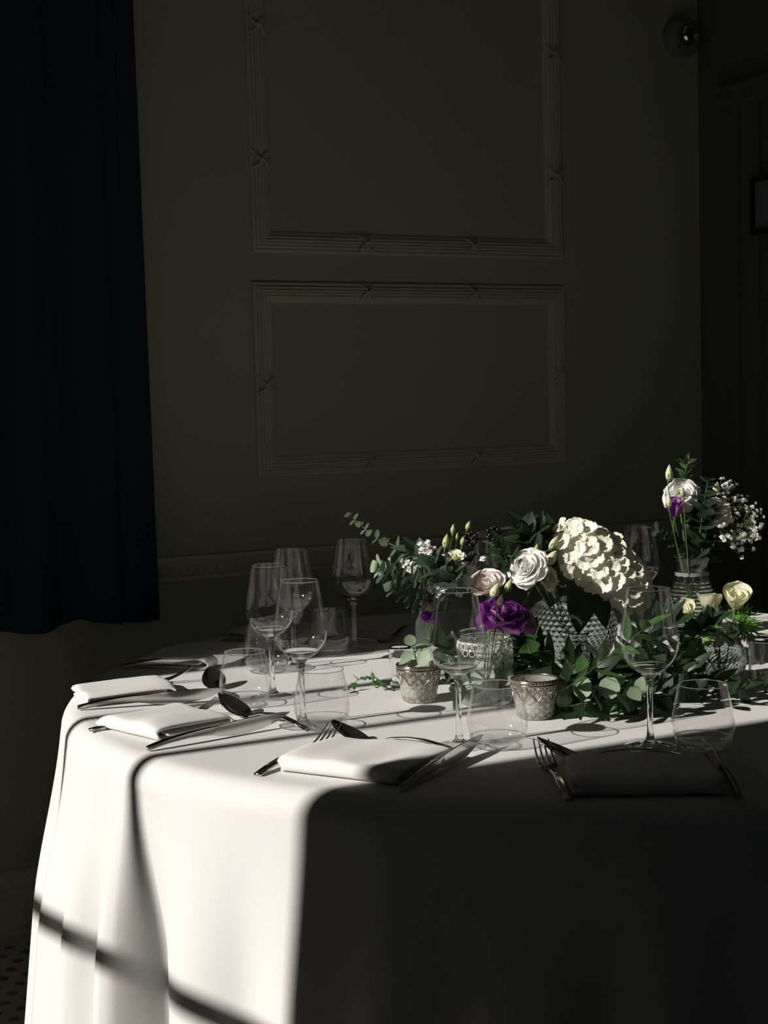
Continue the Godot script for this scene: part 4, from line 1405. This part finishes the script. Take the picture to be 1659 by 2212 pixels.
	leaf_at(pale, Vector3(1.080, 0.811, -2.059) - pp, Vector3(0.75, 0.6, 0.3), Vector3(-0.7, 0.5, 0.6), 0.034, "ovate", 1, M.leaf_sage)
	leaf_at(pale, Vector3(1.083, 0.817, -2.070) - pp, Vector3(-0.2, -0.9, 0.3), Vector3(-0.7, 0.3, 0.7), 0.022, "round", 2, M.leaf_sage)
	leaf_at(pale, Vector3(1.085, 0.805, -2.068) - pp, Vector3(0.3, 0.9, 0.1), Vector3(0.3, 0.3, 0.8), 0.034, "lance", 0, M.leaf_green)
	# ivy trail to the left and ivy tips along the front of the garland
	sprig("ivy_trail", "thin ivy trail running left over the cloth from the left candle holder", [Vector3(1.078, 0.755, -2.158), Vector3(1.063, 0.762, -2.173), Vector3(1.049, 0.775, -2.180), Vector3(1.040, 0.766, -2.203), Vector3(1.014, 0.757, -2.189)], "ivy", M.leaf_green, 9, Vector2(0.017, 0.012), "alt", 0.0008)
	sprig("ivy_trail", "ivy tips creeping onto the cloth right of the right candle holder", [Vector3(1.231, 0.765, -1.874), Vector3(1.232, 0.757, -1.849), Vector3(1.234, 0.757, -1.815), Vector3(1.248, 0.765, -1.801)], "ivy", M.leaf_green, 11, Vector2(0.022, 0.016), "alt", 0.0009)
	sprig("ivy_trail", "ivy end with fresh green tips behind the stem of the front right wine glass", [Vector3(1.311, 0.760, -1.892), Vector3(1.292, 0.757, -1.825), Vector3(1.296, 0.757, -1.790), Vector3(1.318, 0.765, -1.794)], "ivy", M.leaf_fresh, 9, Vector2(0.017, 0.013), "alt", 0.0009)
	sprig("ivy_trail", "ivy low behind the rightmost tumbler", [Vector3(1.404, 0.770, -1.835), Vector3(1.436, 0.760, -1.829), Vector3(1.476, 0.758, -1.822), Vector3(1.519, 0.758, -1.829)], "ivy", M.leaf_dark, 12, Vector2(0.020, 0.014), "alt", 0.0009)
	# garland on the cloth: leathery dark leaves, bright lance leaves, pale eucalyptus
	var grp := "garland sprigs lying on the cloth"
	sprig("ruscus_sprig", "bright lance-leaved sprig slanting up into the front right wine glass", [Vector3(1.187, 0.803, -1.793), Vector3(1.230, 0.835, -1.774), Vector3(1.260, 0.867, -1.750), Vector3(1.284, 0.892, -1.729)], "lance", M.leaf_green, 9, Vector2(0.052, 0.046), "alt", 0.0011, grp)
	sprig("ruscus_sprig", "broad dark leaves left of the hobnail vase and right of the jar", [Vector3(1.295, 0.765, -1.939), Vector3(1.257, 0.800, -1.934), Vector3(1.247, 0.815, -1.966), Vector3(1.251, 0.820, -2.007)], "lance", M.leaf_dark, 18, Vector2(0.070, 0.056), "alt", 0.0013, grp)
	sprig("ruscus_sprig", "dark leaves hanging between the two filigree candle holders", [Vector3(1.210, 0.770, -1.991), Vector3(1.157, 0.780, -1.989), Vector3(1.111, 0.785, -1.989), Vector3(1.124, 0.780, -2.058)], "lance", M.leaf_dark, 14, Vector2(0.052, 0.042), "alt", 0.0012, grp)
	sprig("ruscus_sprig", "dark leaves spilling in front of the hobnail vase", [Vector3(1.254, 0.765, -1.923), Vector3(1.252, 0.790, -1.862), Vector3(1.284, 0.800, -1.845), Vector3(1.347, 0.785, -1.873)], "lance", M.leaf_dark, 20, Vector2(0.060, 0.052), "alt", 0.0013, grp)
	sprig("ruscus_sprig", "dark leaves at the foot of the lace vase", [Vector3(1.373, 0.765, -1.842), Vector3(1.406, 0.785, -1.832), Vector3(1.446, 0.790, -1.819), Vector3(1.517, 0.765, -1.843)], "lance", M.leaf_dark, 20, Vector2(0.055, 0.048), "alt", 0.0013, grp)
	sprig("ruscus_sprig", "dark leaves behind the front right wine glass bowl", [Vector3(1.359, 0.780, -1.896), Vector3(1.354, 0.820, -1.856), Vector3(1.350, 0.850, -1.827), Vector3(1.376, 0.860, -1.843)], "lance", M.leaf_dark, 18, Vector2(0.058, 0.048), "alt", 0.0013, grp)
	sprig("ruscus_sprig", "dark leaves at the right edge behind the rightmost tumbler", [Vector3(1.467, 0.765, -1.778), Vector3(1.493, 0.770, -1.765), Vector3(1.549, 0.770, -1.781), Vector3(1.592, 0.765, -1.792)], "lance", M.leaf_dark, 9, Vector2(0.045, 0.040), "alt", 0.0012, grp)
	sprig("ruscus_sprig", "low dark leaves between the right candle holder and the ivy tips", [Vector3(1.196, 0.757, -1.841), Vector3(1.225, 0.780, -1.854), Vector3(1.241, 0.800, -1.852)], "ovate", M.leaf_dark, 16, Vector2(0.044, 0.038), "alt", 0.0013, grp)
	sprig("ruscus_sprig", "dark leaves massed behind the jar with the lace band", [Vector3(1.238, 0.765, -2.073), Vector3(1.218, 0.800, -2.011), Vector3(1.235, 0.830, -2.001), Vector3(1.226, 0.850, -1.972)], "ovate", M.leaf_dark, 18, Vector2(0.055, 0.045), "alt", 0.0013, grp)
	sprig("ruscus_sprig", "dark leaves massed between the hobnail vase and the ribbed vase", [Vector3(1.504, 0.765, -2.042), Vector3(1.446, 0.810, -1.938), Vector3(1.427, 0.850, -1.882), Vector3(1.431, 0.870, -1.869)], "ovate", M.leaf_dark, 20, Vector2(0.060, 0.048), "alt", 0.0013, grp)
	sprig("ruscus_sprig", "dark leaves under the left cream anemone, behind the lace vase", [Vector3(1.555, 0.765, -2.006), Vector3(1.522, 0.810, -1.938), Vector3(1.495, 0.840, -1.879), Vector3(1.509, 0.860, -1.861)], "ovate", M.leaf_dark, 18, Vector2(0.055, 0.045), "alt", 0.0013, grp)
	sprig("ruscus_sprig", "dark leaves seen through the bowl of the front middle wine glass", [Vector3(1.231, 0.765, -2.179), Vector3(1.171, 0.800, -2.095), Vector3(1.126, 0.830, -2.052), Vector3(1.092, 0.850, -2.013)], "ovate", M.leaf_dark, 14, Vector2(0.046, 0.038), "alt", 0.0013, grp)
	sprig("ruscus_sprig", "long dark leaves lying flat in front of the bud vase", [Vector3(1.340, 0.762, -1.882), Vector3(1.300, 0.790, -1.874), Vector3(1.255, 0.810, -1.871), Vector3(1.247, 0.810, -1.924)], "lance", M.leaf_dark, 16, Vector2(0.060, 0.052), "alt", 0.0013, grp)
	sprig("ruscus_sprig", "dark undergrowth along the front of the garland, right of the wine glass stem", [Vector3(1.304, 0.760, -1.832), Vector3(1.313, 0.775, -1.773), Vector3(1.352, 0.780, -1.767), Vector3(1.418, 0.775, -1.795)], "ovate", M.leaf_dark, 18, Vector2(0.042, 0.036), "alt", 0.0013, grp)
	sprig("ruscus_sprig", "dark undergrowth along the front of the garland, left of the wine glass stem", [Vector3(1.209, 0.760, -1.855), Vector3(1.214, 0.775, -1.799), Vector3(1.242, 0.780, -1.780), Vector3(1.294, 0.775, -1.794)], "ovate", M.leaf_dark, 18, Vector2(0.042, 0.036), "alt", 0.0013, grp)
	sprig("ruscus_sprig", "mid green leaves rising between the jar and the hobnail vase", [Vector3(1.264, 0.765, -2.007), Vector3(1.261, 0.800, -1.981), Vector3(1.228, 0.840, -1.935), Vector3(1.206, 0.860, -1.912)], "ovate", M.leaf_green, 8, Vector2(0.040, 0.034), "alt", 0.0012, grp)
	var eu := thing("eucalyptus_sprig", "pale round leaves catching the sun just left of the front right wine glass stem", "foliage", Vector3(1.259, 0.765, -1.898))
	var ep: Vector3 = eu.position
	stem_to(eu, [Vector3(1.259, 0.765, -1.898), Vector3(1.260, 0.785, -1.843), Vector3(1.300, 0.785, -1.837), Vector3(1.346, 0.775, -1.823), Vector3(1.385, 0.765, -1.834)], 0.0014)
	for q in [[Vector3(1.213, 0.819, -1.787), Vector3(-0.1, -0.95, 0.2), 0.032, 0], [Vector3(1.243, 0.820, -1.766), Vector3(0.1, -0.95, 0.2), 0.034, 0], [Vector3(1.236, 0.807, -1.779), Vector3(-0.25, -0.85, 0.3), 0.024, 2], [Vector3(1.288, 0.818, -1.744), Vector3(0.1, -0.9, 0.3), 0.027, 1], [Vector3(1.266, 0.805, -1.742), Vector3(0.55, -0.75, 0.2), 0.026, 2], [Vector3(1.266, 0.821, -1.766), Vector3(-0.3, -0.9, 0.0), 0.024, 2]]:
		leaf_at(eu, q[0] - ep, q[1], Vector3(-0.75, 0.35, 0.55), q[2], "round", q[3], M.leaf_sage)
	for q in [[Vector3(1.195, 0.808, -1.789), Vector3(0.5, -0.8, 0.3), 0.034], [Vector3(1.214, 0.806, -1.768), Vector3(0.4, -0.85, 0.3), 0.038], [Vector3(1.241, 0.800, -1.743), Vector3(0.5, -0.7, 0.3), 0.036], [Vector3(1.283, 0.797, -1.755), Vector3(-0.6, -0.5, 0.3), 0.034]]:
		leaf_at(eu, q[0] - ep, q[1], Vector3(0.6, 0.5, 0.6), q[2], "round", 1, M.leaf_dark)
	# anemones in the lace vase
	anemone("rightmost cream anemone, cupped and brightly lit", Vector3(1.590, 0.884, -1.889), Vector3(-0.2, 0.85, 0.4), 0.044, 0.62, lace + Vector3(0.008, 0, 0))
	anemone("middle cream anemone, shaded and facing away, right of the ribbed vase", Vector3(1.562, 0.877, -1.925), Vector3(0.1, 0.85, -0.1), 0.040, 0.75, lace)
	anemone("left cream anemone seen through the rim of the front right wine glass", Vector3(1.509, 0.867, -1.929), Vector3(-0.5, 0.6, 0.3), 0.038, 0.9, lace + Vector3(-0.008, 0, 0))
	var an := thing("anemone_foliage", "deeply cut green leaves around the cream anemones", "foliage", lace + Vector3(0, 0.08, 0), "")
	var ap: Vector3 = an.position
	for q in [[Vector3(1.589, 0.859, -1.888), Vector3(0.9, 0.1, 0.1), Vector3(-0.2, 0.9, 0.4), 0.050], [Vector3(1.592, 0.856, -1.898), Vector3(0.6, 0.5, -0.4), Vector3(-0.3, 0.7, 0.5), 0.045], [Vector3(1.569, 0.856, -1.876), Vector3(-0.2, 0.2, 0.9), Vector3(-0.2, 0.9, 0.2), 0.035], [Vector3(1.557, 0.849, -1.903), Vector3(-0.85, -0.15, 0.45), Vector3(-0.3, 0.8, 0.5), 0.055], [Vector3(1.570, 0.847, -1.919), Vector3(-0.8, 0.3, -0.2), Vector3(-0.1, 0.8, 0.6), 0.045], [Vector3(1.532, 0.842, -1.926), Vector3(-0.2, -0.8, 0.4), Vector3(-0.6, 0.3, 0.7), 0.050], [Vector3(1.579, 0.852, -1.870), Vector3(0.8, -0.45, 0.3), Vector3(-0.2, 0.7, 0.6), 0.050]]:
		leaf_at(an, q[0] - ap, q[1], q[2], q[3], "frilly", 0, M.leaf_fresh if q[3] > 0.048 else M.leaf_green)
	stem_to(an, [lace, lace + Vector3(0, 0.09, 0), Vector3(1.578, 0.853, -1.893)], 0.002)
	# the bouquet in the ribbed vase
	flower("white_lisianthus", "open white bloom at the upper left of the back right bouquet", Vector3(1.834, 1.032, -2.341), Vector3(-0.45, 0.45, 0.75), 0.038, 18, 0.15, 1.35, 1.15, [M.white_petal], 0.06, 0.4, -0.18, tall)
	flower("white_lisianthus", "white bloom in the middle right of the back right bouquet beside the gypsophila", Vector3(1.892, 0.995, -2.309), Vector3(-0.4, 0.5, 0.75), 0.036, 14, 0.2, 1.2, 1.1, [M.white_petal, M.cream_petal], 0.06, 0.4, -0.15, tall)
	flower("purple_lisianthus", "closed purple bloom at the left of the back right bouquet", Vector3(1.808, 1.000, -2.329), Vector3(-0.2, 0.85, 0.35), 0.040, 9, 0.05, 0.42, 1.0, [M.purple_petal, M.lilac_petal], 0.04, 0.55, 0.05, tall)
	flower("purple_lisianthus", "second purple bloom half hidden beside the eucalyptus of the back right bouquet", Vector3(1.863, 1.004, -2.346), Vector3(0.2, 0.9, 0.2), 0.032, 7, 0.05, 0.3, 1.0, [M.purple_petal], 0.04, 0.55, 0.05, tall)
	bud("tall pale bud at the upper left of the back right bouquet", Vector3(1.807, 1.061, -2.346), Vector3(0.05, 1.0, 0.0), 0.034, 0.0078, cg, tall)
	bud("pale bud below the open white bloom of the back right bouquet", Vector3(1.786, 1.011, -2.318), Vector3(-0.1, 1.0, 0.05), 0.026, 0.0062, cg, tall)
	bud("small bud in front of the open white bloom of the back right bouquet", Vector3(1.792, 1.034, -2.283), Vector3(-0.1, 1.0, 0.0), 0.018, 0.005, M.bud_green, tall)
	bud("yellow-green bud between eucalyptus and gypsophila in the back right bouquet", Vector3(1.894, 1.030, -2.311), Vector3(0.25, 0.95, 0.0), 0.028, 0.0075, cg, tall)
	sprig("green_spike", "spiky bright green shoot at the top of the back right bouquet", [Vector3(1.849, 1.016, -2.354), Vector3(1.853, 1.058, -2.356), Vector3(1.858, 1.086, -2.356), Vector3(1.860, 1.097, -2.356)], "lance", M.leaf_green, 22, Vector2(0.034, 0.024), "alt", 0.0012)
	sprig("eucalyptus_branch", "upright eucalyptus stem in the middle of the back right bouquet", [Vector3(1.850, 0.959, -2.304), Vector3(1.857, 1.000, -2.304), Vector3(1.864, 1.036, -2.304), Vector3(1.872, 1.064, -2.302)], "round", M.leaf_blue, 11, Vector2(0.052, 0.018), "pair", 0.0013, "", "foliage", M.stem)
	sprig("eucalyptus_branch", "dark round leaves leaning left over the neck of the ribbed vase", [Vector3(1.847, 0.899, -2.334), Vector3(1.826, 0.930, -2.336), Vector3(1.796, 0.955, -2.342), Vector3(1.771, 0.968, -2.344)], "round", M.leaf_dark, 8, Vector2(0.022, 0.016), "pair", 0.0012)
	sprig("glossy_sprig", "mass of dark leaves filling the middle of the back right bouquet", [Vector3(1.862, 0.895, -2.338), Vector3(1.864, 0.928, -2.328), Vector3(1.871, 0.956, -2.327), Vector3(1.879, 0.979, -2.325)], "ovate", M.leaf_dark, 28, Vector2(0.062, 0.055), "alt", 0.0016)
	sprig("glossy_sprig", "dark leaves hanging at the right below the gypsophila", [Vector3(1.868, 0.894, -2.346), Vector3(1.891, 0.921, -2.337), Vector3(1.917, 0.939, -2.325), Vector3(1.938, 0.943, -2.315)], "ovate", M.leaf_dark, 16, Vector2(0.046, 0.038), "alt", 0.0014)
	gypsophila("wide cloud of white gypsophila on the right side of the back right bouquet", Vector3(1.879, 0.946, -2.322), [[Vector3(1.922, 1.045, -2.309), 0.011], [Vector3(1.939, 1.015, -2.287), 0.016], [Vector3(1.960, 0.982, -2.274), 0.013], [Vector3(1.931, 0.982, -2.299), 0.016], [Vector3(1.950, 0.953, -2.287), 0.014], [Vector3(1.902, 0.957, -2.278), 0.016], [Vector3(1.906, 1.016, -2.304), 0.014], [Vector3(1.941, 0.928, -2.290), 0.014], [Vector3(1.962, 0.954, -2.270), 0.012]], 171, 1.05)
